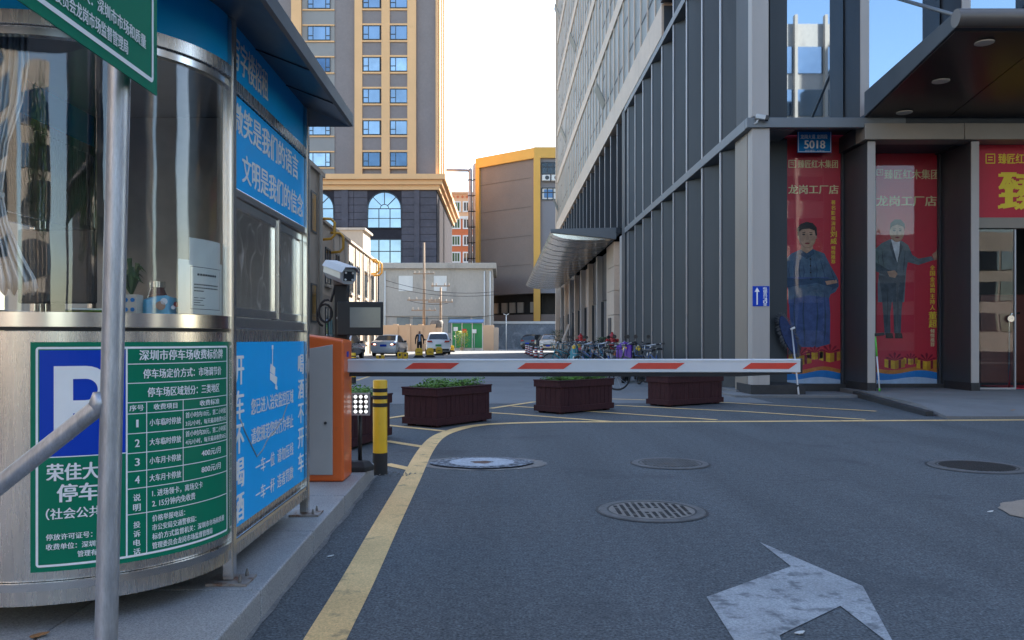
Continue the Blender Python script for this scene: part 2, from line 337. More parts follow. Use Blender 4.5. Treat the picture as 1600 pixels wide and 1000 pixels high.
# ================================================================ GROUND
ground = struct(MB().add([(-400,-300,0),(400,-300,0),(400,900,0),(-400,900,0)], [(0,1,2,3)]).build('road', K['asphalt']))
lane = struct(MB().add([(-9.4,14.6,.004),(4.9,14.9,.004),(4.9,105,.004),(-14,105,.004)], [(0,1,2,3)]).build('lane', K['concrete_lane']))
_zl = [0.004]
def strip(px, wd, name='yellow_line', m='yellow_paint', world=None):
    pts = world or [gr(u, v) for u, v in px]
    mb = MB(); vs = []
    z = _zl[0]; _zl[0] += .0003
    for i, p in enumerate(pts):
        a = pts[max(i-1, 0)]; b = pts[min(i+1, len(pts)-1)]
        d = Vector((b.x-a.x, b.y-a.y, 0)).normalized(); n = Vector((-d.y, d.x, 0))
        vs += [(p.x+n.x*wd/2, p.y+n.y*wd/2, z), (p.x-n.x*wd/2, p.y-n.y*wd/2, z)]
    mb.add(vs, [(2*i, 2*i+1, 2*i+3, 2*i+2) for i in range(len(pts)-1)])
    o = mb.build(name, K[m], ground); return o
# main boundary line: up along the kerb, round the bend, across to the pavement
def catmull(p, n=6):
    out = []
    for i in range(len(p)-1):
        a = p[max(i-1,0)]; b = p[i]; c = p[i+1]; d = p[min(i+2, len(p)-1)]
        for k in range(n):
            t = k/n
            out.append(.5*((2*b)+(-a+c)*t+(2*a-5*b+4*c-d)*t*t+(-a+3*b-3*c+d)*t**3))
    return out+[p[-1]]
bl = [gr(u, v) for u, v in ((508,1000),(560,906),(601,826),(640,752),(664,706),(683,684),(708,673),(745,665),(800,661.5),(880,659.5))]
bl = [bl[0]+(bl[0]-bl[1])*2.2] + bl
bl = catmull(bl, 5)
strip(None, .165, world=bl)
strip([(880,659.5),(1150,659),(1400,657.5),(1700,656),(2300,655)], .16)
for seg in ([(603,725.5),(643,734)], [(603,689.5),(664,699)], [(600,664.3),(699,674.5)], [(700,641),(800,647.3),(960,659.5)],
            [(767,638.5),(836,628)], [(800,635),(1120,656.5)], [(850,621),(966,624),(1008,625.2)], [(962,633.8),(1120,641.6),(1160,643.3),(1352,656)],
            [(1040,623.5),(1160,631),(1369,643)], [(600,655),(660,646)], [(556,595),(586,585.6)]):
    strip(seg, .11)
# worn white turn arrow
arrow = [(1187,848),(1348,917),(1393,1000),(1400,1015),(1313,948),(1218,994),(1236,1050),(1185,1062),(1104,934),(1236,886)]
z = .0042
mb = MB(); mb.add([tuple(gr(u, v, 0))[:2]+(z,) for u, v in arrow], [tuple(range(len(arrow)))])
mb.build('white_arrow', K['white_paint'], ground)
# round sand-coloured repair patch cut by the right edge of the picture
c = Vector((3.83, 5.42, 0)); mb = MB(); n = 40
ring = [(c.x+math.cos(2*math.pi*k/n)*.50*(1+.03*math.sin(k*2.3)), c.y+math.sin(2*math.pi*k/n)*.52*(1+.03*math.cos(k*1.7)), .006) for k in range(n)]
K['sand'] = mat('sand_concrete', (.25,.20,.155), .9, 0, .12, 3, .2, 90, var2=.2, scale2=110)
mb.add(ring, [tuple(range(n))]); mb.build('repair_patch', K['sand'], ground)
# asphalt crack / stain pieces along the kerb foot: mortar haunching
mb = MB(); pts = []
for i in range(26):
    y = 2.2 + i*.19; x = -.955 - (y-2.2)*.021
    pts += [(x-.03, y, .0062), (x+.012+.022*random.random(), y, .0062)]
mb.add(pts, [(2*i, 2*i+1, 2*i+3, 2*i+2) for i in range(25)])
K['mortar'] = mat('mortar', (.17,.165,.16), .9, 0, .3, 8, .4, 60, var2=.3, scale2=60); mb.build('mortar_smear', K['mortar'], ground)

# granite island under the booth: slabs with recessed joints
isl = struct(bpy.data.objects.new('kerb_island', None)); C.objects.link(isl); isl.location = (-1.0, 4, 0)
def kx(y): return -.957 - (y-2.2)*.0205          # x of the kerb face
y = -2.0; ys = [-2.0,-.9,.2,1.25,2.35,3.4,4.45,5.45,6.9]
for a, b in zip(ys[:-1], ys[1:]):
    mb = MB(); g = .004
    xa, xb = kx(a), kx(b)
    mb.prism([(xa,a+g),(xb,b-g),(xb-.62,b-g),(xa-.62,a+g)], lambda x, y: (x,y,.125), lambda x, y: (x,y,-.03)); mb.build('slab', K['granite'], isl, bevel=.008)
    mb = MB(); mb.prism([(xa-.626,a+g),(xb-.626,b-g),(xb-4.5,b-g),(xa-4.5,a+g)], lambda x, y: (x,y,.123), lambda x, y: (x,y,-.03)); mb.build('slab', K['granite'], isl, bevel=.006)

# raised pavement with a ramp before the shop
pav = struct(bpy.data.objects.new('pavement', None)); C.objects.link(pav); pav.location = (10, 15, 0)
mb = MB(); a = gr(1332,618); b = gr(1487,655.5)
mb.add([(a.x,16.75,.12),(b.x+.22,13.3,.12),(26,13.3,.12),(26,17.7,.12),(a.x,17.7,.12),
        (a.x,16.75,-.02),(b.x,12.05,-.02),(b.x,12.05,.035),(26,12.05,-.02),(26,12.05,.012),(26,17.7,-.02),(a.x,17.7,-.02)],
       [(0,1,2,3,4),(1,7,9,2),(0,5,6,7,1),(6,8,9,7),(2,9,8,10,3),(4,3,10,11),(0,4,11,5)])
mb.build('pavement_slab', K['pave'], pav)
mb = MB(); mb.prism([(a.x-.10,16.75),(a.x-.004,16.75),(b.x-.004,12.4),(b.x-.12,12.4)], lambda x, y: (x,y,.105-(.03 if y < 13 else 0)), lambda x, y: (x,y,-.02)); mb.build('kerb_stone', K['iron_dark'], pav, bevel=.01)
mb = MB(); mb.box(4.6,16.35,-.02,a.x-.11,17.75,.05); mb.build('plinth_step', K['pave'], pav, bevel=.01)

# ================================================================ OFFICE BUILDING ON THE RIGHT
BX = 4.94; BY = 16.6; GY = 17.78
bld = thing('office_building', 'tall grey office building with deep vertical fins and a corner shop right of the lane', 'building', (BX, BY, 0))
mb = MB(); mb.box(5.92, 25.5, 0, 45, 74, 36.2); mb.box(12, GY+3.4, 0, 44.9, 25.49, 36); mb.box(5.93, GY+3.4, 5.6, 11.99, 25.49, 35.9); mb.box(6.0, GY+.03, 5.62, 44.8, GY+3.39, 35.8); mb.box(6.0,18.0,0,6.03,25.48,5.6); mb.build('core_wall', K['glass_dark'], bld)
def shared(name, mbx, m, bevel=0): return mbx.mesh(name, m)
# --- near bays: deep fins 1.7 m apart, two tiers plus the tier above
fin_me = MB().box(0, -.09, 0, .96, .09, 1).mesh('fin', K['fin']); edge_me = MB().box(-.022, -.05, 0, -.002, .05, 1).mesh('edge_trim', K['fin_edge'])
def fin(x, y, z0, z1, dep=1.0):
    o = place(fin_me, 'fin', bld, loc=(x-BX, y-BY, z0)); o.scale = (dep, 1, z1-z0)
    e = place(edge_me, 'edge_trim', o); return o
for k in range(9):
    y = 18.7 + 1.7*k
    fin(BX, y, 0, 5.34); fin(BX, y, 5.57, 10.14)
    if y < 25: fin(BX, y, 10.37, 16.0)
for (z0, z1, y1) in ((5.35,5.56,32.95),(10.15,10.36,32.95),(16.02,16.25,25.2)):
    MB().box(BX-.05, BY+.12, z0, 5.91, y1, z1).build('ledge', K['ledge'], bld, bevel=.01)
MB().box(BX-.04, 32.97, 0, 5.9, 33.75, 10.33).build('pier', K['fin'], bld, bevel=.01)
ang_me = MB().prism([(.012,0),(.042,.02),(.60,-.83),(.57,-.85)], lambda x, y: (x,y,0), lambda x, y: (x,y,1)).mesh('angled_panel', K['fin'])
for k in range(10):
    y = 18.7+1.7*k-.092
    for z0, z1 in ((.085,5.34),(5.57,10.14),(10.37,16.0)):
        if z0 > 10 and y > 25: continue
        if k == 9: y = 32.9
        o = place(ang_me, 'angled_panel', bld, loc=(0, y-BY, z0)); o.scale = (1,1,z1-z0)
MB().box(BX-.02, 17.4, 0, 5.85, 32.9, .08).build('threshold', K['pave'], bld)
# --- corner column and storefront fins (proud of the glass by 1.18 m)
def xq(u, y): return (u-U0)/F*y
MB().box(xq(1175,BY), BY, 0.05, xq(1203,BY), BY+.30, 5.42).build('corner_column', K['column_grey'], bld, bevel=.012)
MB().box(xq(1175,BY)-.005, BY+.32, 0.05, xq(1175,BY)+.02, GY, 5.40).build('column_return', K['bronze'], bld)
MB().box(xq(1175,BY)+.01, BY+.04, 5.60, xq(1203,BY)-.01, BY+.30, 16).build('corner_column', K['column_grey'], bld, bevel=.012)
MB().box(xq(1175,BY)+.02, BY+.31, 5.60, xq(1175,BY)+.05, GY, 16).build('column_return', K['fin'], bld)
for z0, z1 in ((.06,5.4),(5.6,16)):
    MB().box(xq(1200,GY), GY-.12, z0, xq(1227,GY), GY+.06, z1).build('mullion_panel', K['fin'], bld, bevel=.006)
MB().box(BX-.05, BY-.06, 5.36, 8.05, BY+.11, 5.56).build('ledge', K['ledge'], bld, bevel=.01)
MB().box(xq(1178,BY), BY+.121, 5.51, 7.30, GY-.005, 5.555).build('ledge_soffit', K['fin'], bld)
for i, X in enumerate((7.316, 9.385, 11.46, 13.53, 15.6)):
    MB().box(X, BY, .12 if i else .05, X+.155, BY+.03, 5.10).build('column_face', K['column_grey'], bld, bevel=.006)
    MB().box(X, BY+.032, .05, X+.15, GY, 5.10).build('column_side', K['fin'], bld, bevel=.006)
    MB().box(X+.01, BY+.36, 5.62, X+.19, BY+.39, 16).build('column_face', K['column_grey'], bld, bevel=.006)
    MB().box(X+.01, BY+.392, 5.62, X+.16, GY, 16).build('column_side', K['fin'], bld, bevel=.006)
for i in range(5):       # granite foot between the columns
    X0 = (6.05,7.48,9.55,11.62,13.7)[i]
    if i in (2,3): continue
    MB().box(X0, GY-.16, .05, X0+(1.26 if i == 0 else 1.9), GY+.05, .20).build('granite_foot', K['iron_dark'], bld, bevel=.006)
for i, X in enumerate((7.316, 9.385, 11.46, 13.53, 15.6)):
    MB().box(X-.012, BY-.012, .048, X+.168, GY-.17, .28).build('column_foot', K['iron_dark'], bld, bevel=.004)
MB().box(xq(1174,BY)-.01, BY-.012, .048, xq(1227,GY), GY-.17, .24).build('column_foot', K['iron_dark'], bld, bevel=.004)
# upper coated glass of the storefront
for i, (x0, x1) in enumerate(((6.06,7.30),(7.50,9.36),(9.57,11.44),(11.64,13.5),(13.7,15.6))):
    for z0, z1 in ((5.62,9.6),(9.64,16)):
        MB().box(x0, GY-.02, z0, x1, GY+.02, z1).build('upper_window', K['glass_refl'], bld)
    MB().box(x0, GY-.04, 9.59, x1, GY-.021, 9.65).build('transom', K['fin'], bld)
# header boxes over the shop windows
for x0, x1 in ((7.22,9.19),(9.20,11.2),(11.21,13.3),(13.31,15.6)):
    MB().box(x0, BY-.10, 5.115, x1, BY+.35, 5.435).build('header_box', K['bronze'], bld, bevel=.008)
    MB().box(x0, BY+.351, 5.12, x1, GY, 5.45).build('header_soffit', K['fin'], bld)
# --- entrance canopy, tilted up towards the road
K['nose'] = mat('canopy_nose_dark', (.13,.112,.10), .4, .3, .1, 1)
can = MB()
def cp(x, y, dz): t = (16.95-y)/3.75; return (x, y, 5.50+.60*t+dz)
cz = [(0,.0),(0,.50),(1,.0),(1,.27)]
yb, yf = 16.55, 13.2
can = MB(); x0, x1 = 7.22, 17.0
can.add([cp(x0,yb,0),cp(x1,yb,0),cp(x1,yf,0),cp(x0,yf,0),cp(x0,yb,.50),cp(x1,yb,.50),cp(x1,yf,.27),cp(x0,yf,.27)], [(3,2,1,0),(4,5,6,7),(0,1,5,4),(1,2,6,5),(2,3,7,6),(3,0,4,7)])
canopy = can.build('entrance_canopy', K['fin'], bld, bevel=.015)
for i in range(6):
    xa = 7.26+i*1.62
    mb = MB(); mb.add([cp(xa,yb-.05,-.004),cp(xa+1.6,yb-.05,-.004),cp(xa+1.6,yf+.1,-.004),cp(xa,yf+.1,-.004),cp(xa,yb-.05,-.02),cp(xa+1.6,yb-.05,-.02),cp(xa+1.6,yf+.1,-.02),cp(xa,yf+.1,-.02)], [(0,1,2,3),(7,6,5,4),(0,4,5,1),(1,5,6,2),(2,6,7,3),(3,7,4,0)]); mb.build('soffit_panel', K['soffit'], canopy)
p = cp(0, yf, .135); mb = MB(); mb.tube([(x0-.02,yf-.02,p[2]),(x1,yf-.02,p[2])], .145, 20); mb.build('canopy_nose', K['nose'], canopy, smooth=40)
MB().box(7.24, 16.58, 5.438, 17, 17.0, 5.63).build('canopy_back', K['fin'], canopy)
K['downlight'] = mat('downlight_glass', (.55,.50,.42), .4, 0, .05, 6)
for u, v in ((1538,67),(1470,127),(1413,176)):
    # on the soffit plane: solve depth
    y = 15.
    for _ in range(30):
        q = cp(0, y, -.03)[2]; y = (q-EYE)*F/(V0-v)
    q = at(u, v, y); q.z -= .002
    mb = MB(); mb.lathe([(.0,-.012),(.125,-.012),(.145,-.006),(.15,.012)], 24, q, cap=False); o = mb.build('downlight', K['downlight'], canopy, smooth=40)
for xx in (7.9, 11.5):
    mb = MB(); a = cp(xx, 13.6, .27); mb.tube([a, (xx-.1, GY-.05, 8.6)], .035, 8); mb.build('tie_rod', K['ledge'], canopy, smooth=True)
mb = MB(); mb.tube([(7.55,16.4,6.0),(7.98,16.0,6.6)], .05, 8); mb.build('tie_rod', K['fin'], canopy, smooth=True)
# --- far bays: second-floor fins, spandrel band, upper floors
for k in range(18):
    y = 35.4 + 2.1*k
    fin(BX, y, 5.9, 10.3, .55)
farpan = MB().box(0,0,0,.03,1.9,1).mesh('glass_panel', K['glass_dark'])
for k in range(19):
    o = place(farpan, 'glass_panel', bld, loc=(5.35-BX, 33.5+2.1*k-BY, 5.9)); o.scale = (1,1,4.3)
for k in range(23):
    y = 25.3 + 2.1*k
    MB().box(BX-.06, y+.012, 10.37, 5.9, y+2.088, 11.35).build('spandrel_panel', K['beige'], bld)
MB().box(BX+.01, 25.3, 10.38, 5.88, 73.5, 11.3).build('spandrel_back', K['fin'], bld)
band_me = MB().box(0,.008,0,.95,2.792,.62).mesh('floor_band', K['beige']); mul_me = MB().box(-.012,-.06,0,.28,.06,3.43).mesh('mullion', K['beige']); gp_me = MB().box(.03,.062,0,.06,1.338,3.43).mesh('window_pane', K['glass_grey'])
bar_me = MB().box(.015,.062,0,.029,1.338,.06).mesh('transom', K['fin'])
open_me = None
for fl in range(6):
    z0 = 11.355 + 4.05*fl
    k = 0; y = 25.3
    while y < 73.2:
        vis = z0 < EYE + (V0+60)/F*(y+1.5)
        if vis:
            place(mul_me, 'mullion', bld, loc=(0, y-BY, z0))
            if y+1.4 < 74:
                q = place(gp_me, 'window_pane', bld, loc=(0, y-BY, z0))
                place(bar_me, 'transom', q, loc=(0,0,.9 if (k*7+fl*3) % 5 else 2.4))
                if (k*5+fl*7) % 23 == 4:      # an open hopper sash
                    s_ = MB(); s_.box(-.02,.12,.0,.02,1.28,1.0); so_ = place(s_.mesh('open_sash', K['glass_grey']), 'open_sash', q, loc=(.02,0,1.0), rot=(0,R(-24),0))
        k += 1; y += 1.4
    y = 25.3
    while y < 71:
        place(band_me, 'floor_band', bld, loc=(-.035, y-BY, z0+3.43)); y += 2.8
MB().box(BX+.3, 25.3, 11.4, 5.91, 73.9, 35.8).build('back_wall', K['fin'], bld)
MB().box(BX-.10, 73.62, 0, 6, 74.1, 36.2).build('end_pier', K['beige'], bld)
MB().box(BX-.10, 25.0, 11.36, 5.9, 25.28, 36.2).build('end_pier', K['fin'], bld)
# --- ground floor of the far bays
for k in range(9):
    y = 34.0 + 4.3*k
    MB().box(BX-.02, y, 0, 5.9, y+.55, 5.4).build('ground_column', K['beige'] if k % 2 else K['column_grey'], bld, bevel=.01)
    MB().box(BX+.25, y+.57, 3.1, 5.5, y+4.28, 5.4).build('fascia_panel', K['beige'] if k % 3 == 0 else K['fin'], bld)
    for j in range(3):
        yy = y+.6+j*1.23
        MB().box(BX+.35, yy, .05, BX+.40, yy+1.18, 3.05).build('shop_pane', K['glass_dark'], bld)
        MB().box(BX+.18, yy+1.18, 0, BX+.42, yy+1.25, 3.06).build('mullion', K['fin_edge' if j == 1 else 'fin'], bld)
for j in range(5):           # stone panel tiles on the pier beyond the fins
    MB().box(BX-.05, 36.05, .1+j*1.06, BX+.2, 38.2, .1+j*1.06+1.04).build('stone_tile', K['beige'], bld, bevel=.006)
MB().box(BX-.09, 36.9, .05, BX-.052, 37.8, 2.1).build('side_door', K['fin'], bld)
# --- side canopy over the far bays: sheet-metal underside curling up at the outer edge
sec = [(4.93,5.48),(4.0,5.40),(3.2,5.42),(2.6,5.50),(2.28,5.62),(2.14,5.74),(2.14,5.83),(2.3,5.86),(4.93,5.90)]
scan = MB(); scan.loft([[(x, y, z) for x, z in sec] for y in (35.75, 47, 59, 71)], cap=True)
side = scan.build('side_canopy', K['alu_soffit'], bld, smooth=35)
mb = MB(); mb.prism([(4.93,5.44),(2.12,5.72),(2.12,5.87),(4.93,5.93)], lambda x, z: (x,35.62,z), lambda x, z: (x,35.74,z)); mb.build('end_fascia', K['ledge'], side, bevel=.008)
for k in range(17):
    y = 36.8+2.05*k
    mb = MB(); mb.loft([[(x, yy, z-.012) for x, z in sec[:6]] + [(x, yy, z-.002) for x, z in sec[5::-1]] for yy in (y, y+.05)], cap=True); mb.build('seam_rib', K['fin_edge'], side)

# --- shop windows: posters behind clear glass, door with sign
PY = GY + .06
def pp(u, v, d=0): q = at(u, v, PY-d); return q
def poly_px(mb, px, d, mi=0): mb.add([pp(u, v, d) for u, v in px], [tuple(range(len(px)))], mi)
def c7(x, y): return (1160+x/3.636, 200+y/3.636)
def c8(x, y): return (1160+x/3.636, 400+y/3.636)
def blob(px, rx, ry, n=20): return [(px[0]+rx*math.cos(2*math.pi*k/n), px[1]+ry*math.sin(2*math.pi*k/n)) for k in range(n)]
for nm_, c_ in dict(p_blue=(.075,.13,.20), p_blue2=(.035,.07,.13), p_skirt=(.06,.10,.24), p_grey=(.13,.16,.175), p_grey2=(.075,.092,.105), p_skin=(.44,.26,.17), p_hair=(.025,.022,.022), p_white=(.6,.62,.63), p_wave=(.02,.20,.55), p_pale=(.42,.55,.72), p_ribbon=(.22,.01,.03), p_box=(.70,.40,.03), p_box2=(.5,.24,.02), p_orange=(.55,.20,.04), p_plate=(.0,.20,.58)).items():
    K[nm_] = mat(nm_, c_, .5, 0, .10 if nm_ in ('p_wave','p_pale','p_plate') else .34, 7, spec=.2)
def gifts(parent, spots):
    for (x, y, s) in spots:
        mb = MB()
        poly_px(mb, [(x-s,y),(x,y+s*.18),(x,y+s*1.0),(x-s,y+s*.78)], .006, 0); poly_px(mb, [(x,y+s*.18),(x+s,y),(x+s,y+s*.78),(x,y+s*1.0)], .006, 1)
        poly_px(mb, [(x-s*.62,y+s*.06),(x-s*.38,y+s*.1),(x-s*.38,y+s*.92),(x-s*.62,y+s*.86)], .008, 2); poly_px(mb, [(x+s*.38,y+s*.1),(x+s*.62,y+s*.06),(x+s*.62,y+s*.86),(x+s*.38,y+s*.92)], .008, 2)
        for k in range(5):
            a = math.pi*(.08+.21*k); poly_px(mb, [(x,y+2), (x+s*.8*math.cos(a+.16),y-s*.55*math.sin(a+.16)), (x+s*.95*math.cos(a),y-s*.7*math.sin(a)), (x+s*.8*math.cos(a-.16),y-s*.55*math.sin(a-.16))], .010+.001*k, 2)
        mb.build('gift_print', [K['p_box'], K['p_box2'], K['p_ribbon']], parent)
def poster(u0, u1, vt, vb, label):
    a = pp(u0, vb); b = pp(u1, vt)
    root = thing('shop_poster', label, 'poster', (a.x, PY+.02, a.z))
    MB().box(a.x, PY, a.z, b.x, PY+.03, b.z).build('backing', K['poster_red'], root)
    W = u1-u0
    mb = MB(); n = 16
    top = [(u0+W*k/n, vb-22+3*math.sin(k*.45)) for k in range(n+1)]; mid = [(u0+W*k/n, vb-12+2.5*math.sin(1+k*.4)) for k in range(n+1)]
    tt = [(u, v-6) for u, v in top]
    for P, Q, mi, d in ((tt, top, 0, .003), (top, mid, 1, .003), (mid, [(u, vb-.3) for u, _ in mid], 2, .003)):
        for k in range(n): poly_px(mb, [P[k], P[k+1], Q[k+1], Q[k]], d, mi)
    mb.build('wave_print', [K['p_orange'], K['p_wave'], K['p_pale']], root)
    return root
pfn = lambda d: (lambda u, v: pp(u, -v, d))
def ptext(root, s, u0, v0, u1, v1, m, bold=.012, name='lettering'):
    mb = MB(); text_rect(mb, s, u0, -v1, u1, -v0, pfn(.004), bold); return mb.build(name, K[m], root)
def pcol(root, s, uc, v0, size, step, m, d=.004, bold=.01):
    mb = MB(); text_col(mb, s, uc, -v0, size, step, pfn(d), bold); return mb.build('lettering', K[m], root)
def square_logo(root, u, v, s, m):
    mb = MB()
    for (a, b, c_, d_) in ((u,v,u+s,v+s*.1),(u,v+s*.9,u+s,v+s),(u,v,u+s*.1,v+s),(u+s*.9,v,u+s,v+s),(u+s*.25,v+s*.25,u+s*.75,v+s*.34),(u+s*.25,v+s*.5,u+s*.75,v+s*.58),(u+s*.6,v+s*.3,u+s*.68,v+s*.75)):
        poly_px(mb, [(a,d_),(c_,d_),(c_,b),(a,b)], .0045)
    mb.build('logo', K[m], root)
# poster beside the corner column: man in a blue tunic with folded arms
p1 = poster(1226.5, 1317.5, 201, 603.5, 'red window poster with a man in blue tunic folding his arms, beside the corner column')
square_logo(p1, 1232, 250, 12, 'pale_gold'); ptext(p1, '臻匠红木集团', 1247, 250, 1309, 262.5, 'pale_gold'); ptext(p1, '龙岗工厂店', 1232, 289, 1310, 303, 'pale_gold', .016)
pcol(p1, '著名影视演员', 1302, 313, 6.5, 8.2, 'gold_print'); pcol(p1, '刘威', 1302.5, 361, 9.5, 11, 'gold_print'); pcol(p1, '倾情推荐', 1302, 384, 6.5, 7.2, 'gold_print')
f = MB()
poly_px(f, [c7(*q) for q in ((330,690),(400,688),(465,712),(500,780),(540,850),(548,895),(530,930),(492,950),(490,1000),(262,1000),(258,900),(243,830),(246,745),(280,712))], .005, 0)
poly_px(f, [c8(*q) for q in ((262,120),(490,120),(488,200),(494,250),(500,330),(498,500),(420,520),(300,515),(272,400),(264,250))], .0052, 2)
poly_px(f, [c7(*q) for q in ((250,850),(330,858),(430,850),(545,862),(548,900),(500,928),(380,915),(300,930),(255,905))], .0066, 1)
poly_px(f, [c7(*q) for q in ((258,905),(420,880),(510,905),(495,965),(380,950),(268,975))], .0072, 0)
poly_px(f, [c7(*q) for q in ((470,870),(535,862),(540,880),(480,892))], .0078, 3)
poly_px(f, [c7(*q) for q in ((335,640),(398,640),(402,695),(366,720),(332,695))], .0060, 3)
poly_px(f, [c7(*q) for q in ((328,688),(366,712),(402,686),(410,715),(368,745),(322,718))], .0074, 1)
poly_px(f, [c7(*q) for q in blob((368,615),50,72)], .0080, 3)
poly_px(f, [c7(*q) for q in ((312,610),(310,570),(330,545),(365,533),(400,540),(422,565),(425,610),(416,612),(410,582),(380,572),(340,575),(322,590),(320,615))], .0092, 4)
for ex in (348,390): poly_px(f, [c7(*q) for q in blob((ex,605),9,4,8)], .0100, 4)
poly_px(f, [c7(*q) for q in blob((369,655),15,4,8)], .0100, 5)
for k in range(4): poly_px(f, [c7(*q) for q in blob((386+k,745+k*38),5,5,6)], .0100, 4)
# cloth folds, placket, collar, face shading
def folds(f, conv, lines, d, mi, wd=3.0):
    for i, L_ in enumerate(lines):
        n_ = len(L_)-1
        for k in range(n_):
            (x0,y0),(x1,y1) = L_[k], L_[k+1]; w0 = wd*math.sin(math.pi*(k+.15)/(n_+.3)); w1 = wd*math.sin(math.pi*(k+1-.001)/(n_+.3))
            poly_px(f, [conv(x0-w0,y0), conv(x0+w0,y0), conv(x1+w1,y1), conv(x1-w1,y1)], d+.0001*i, mi)
folds(f, c7, [[(300,740),(292,790),(300,850)],[(330,760),(322,800),(330,850)],[(440,740),(455,790),(470,850)],[(415,760),(425,810),(420,850)],[(268,770),(262,810),(270,850)],[(500,800),(515,840),(525,870)],[(300,905),(360,915),(420,900)],[(345,780),(352,820),(345,850)]], .0106, 1)
folds(f, c8, [[(300,200),(292,300),(300,420),(310,505)],[(350,210),(345,330),(352,440),(355,510)],[(420,205),(428,330),(420,450),(415,515)],[(465,210),(472,330),(470,430),(462,500)]], .0106, 1, 5)
folds(f, c7, [[(386,720),(388,780),(390,850)]], .0118, 4, 1.6)
for q_ in (((340,594),(358,590),(358,594),(340,598)),((380,590),(398,594),(398,598),(380,594))): poly_px(f, [c7(*q) for q in q_], .0122, 4)
poly_px(f, [c7(*q) for q in ((366,605),(373,605),(379,632),(369,637),(361,632))], .0122, 6)
poly_px(f, [c7(*q) for q in ((322,630),(330,660),(352,684),(385,684),(408,655),(414,630),(402,662),(380,676),(355,675),(336,655))], .0122, 6)
for ex in (318,418): poly_px(f, [c7(*q) for q in blob((ex,618),5,13,8)], .0079, 6)
K['p_shade'] = mat('p_shade', (.33,.185,.12), .5, 0, .1, 3)
f.build('figure_print', [K['p_blue'], K['p_blue2'], K['p_skirt'], K['p_skin'], K['p_hair'], K['p_ribbon'], K['p_shade']], p1)
gifts(p1, [(1250,553,18),(1297,549,17),(1273,549,13)])
# poster of the man in the grey suit
p2 = poster(1369.5, 1475.5, 226, 603.5, 'red window poster with a man in grey suit giving a thumbs up')
square_logo(p2, 1369.8, 264, 10, 'pale_gold'); ptext(p2, '臻匠红木集团', 1382, 265, 1467, 280, 'pale_gold'); ptext(p2, '龙岗工厂店', 1370, 306, 1463, 322, 'pale_gold', .016)
pcol(p2, '全国金话筒主持人', 1457, 414.5, 7.5, 8.9, 'gold_print'); pcol(p2, '董超', 1457.5, 487, 12, 12.8, 'gold_print', .004, .02); pcol(p2, '倾情推荐', 1457, 514, 6.5, 7.0, 'pale_gold')
f = MB()
poly_px(f, [c7(*q) for q in ((838,632),(905,640),(942,665),(965,720),(1000,742),(1075,728),(1090,750),(1000,778),(940,762),(930,820),(925,905),(920,990),(770,990),(768,890),(780,800),(754,795),(752,690),(790,655))], .005, 0)
poly_px(f, [c8(*q) for q in ((772,110),(925,110),(915,220),(905,300),(900,440),(862,440),(858,330),(852,240),(840,330),(842,450),(808,450),(800,330),(790,215))], .0052, 1)
poly_px(f, [c7(*q) for q in ((845,632),(895,640),(898,665),(880,765),(858,700))], .0064, 2)
poly_px(f, [c7(*q) for q in ((752,760),(830,805),(880,815),(878,845),(840,850),(760,815))], .0066, 1)
poly_px(f, [c7(*q) for q in ((822,815),(865,808),(882,828),(868,852),(835,845))], .0072, 3)
poly_px(f, [c7(*q) for q in ((1078,718),(1100,700),(1104,688),(1110,700),(1116,722),(1110,745),(1090,752))], .0072, 3)
poly_px(f, [c7(*q) for q in blob((878,590),42,58)], .0078, 3)
poly_px(f, [c7(*q) for q in ((838,580),(842,540),(868,518),(900,520),(922,545),(924,580),(915,560),(880,548),(850,558))], .0086, 4)
for ex in (863,897): poly_px(f, [c7(*q) for q in blob((ex,583),8,4,8)], .0094, 4)
poly_px(f, [c7(*q) for q in blob((880,622),13,4,8)], .0094, 5)
for x0_ in (815,868): poly_px(f, [c8(*q) for q in ((x0_,438),(x0_+38,438),(x0_+44,468),(x0_-2,468))], .0078, 4)
folds(f, c7, [[(800,680),(795,730),(805,790)],[(925,690),(920,750),(915,820)],[(820,860),(815,910),(822,960)],[(880,860),(885,910),(880,970)],[(960,730),(985,750),(1010,758)],[(1010,745),(1040,748),(1070,742)],[(775,720),(770,750),(778,780)]], .0106, 1)
folds(f, c8, [[(822,180),(826,290),(820,400)],[(880,170),(884,290),(880,400)]], .0106, 6, 4)
poly_px(f, [c7(*q) for q in ((846,640),(866,715),(880,766),(858,735),(836,670))], .0112, 1); poly_px(f, [c7(*q) for q in ((895,645),(912,675),(882,768),(892,700))], .0112, 1)
for q_ in (((856,573),(871,570),(871,574),(856,577)),((890,570),(905,573),(905,577),(890,574))): poly_px(f, [c7(*q) for q in q_], .0122, 4)
poly_px(f, [c7(*q) for q in ((876,585),(883,585),(888,606),(879,611),(872,606))], .0122, 7)
poly_px(f, [c7(*q) for q in ((840,602),(848,628),(866,646),(892,646),(910,625),(916,602),(905,630),(888,640),(868,640),(852,624))], .0122, 7)
K['p_deep'] = mat('p_deep', (.03,.036,.042), .5, 0, .1, 3)
f.build('figure_print', [K['p_grey'], K['p_grey2'], K['p_white'], K['p_skin'], K['p_hair'], K['p_ribbon'], K['p_deep'], K['p_shade']], p2)
gifts(p2, [(1398,561,16),(1448,562,16),(1423,559,11)])
for x0, x1, zt in ((6.06,7.30,5.36),(7.49,9.37,5.11)):
    MB().box(x0, GY-.03, .2, x1, GY-.018, zt).build('shop_window', K['shop_glass'], bld)
    MB().box(x0, GY-.05, .2, x0+.03, GY+.05, zt).build('window_frame', K['fin'], bld); MB().box(x1-.03, GY-.05, .2, x1, GY+.05, zt).build('window_frame', K['fin'], bld)
MB().box(7.5, PY+.05, .2, 8.0, PY+.08, 5.1).build('window_liner', K['poster_red'], bld)
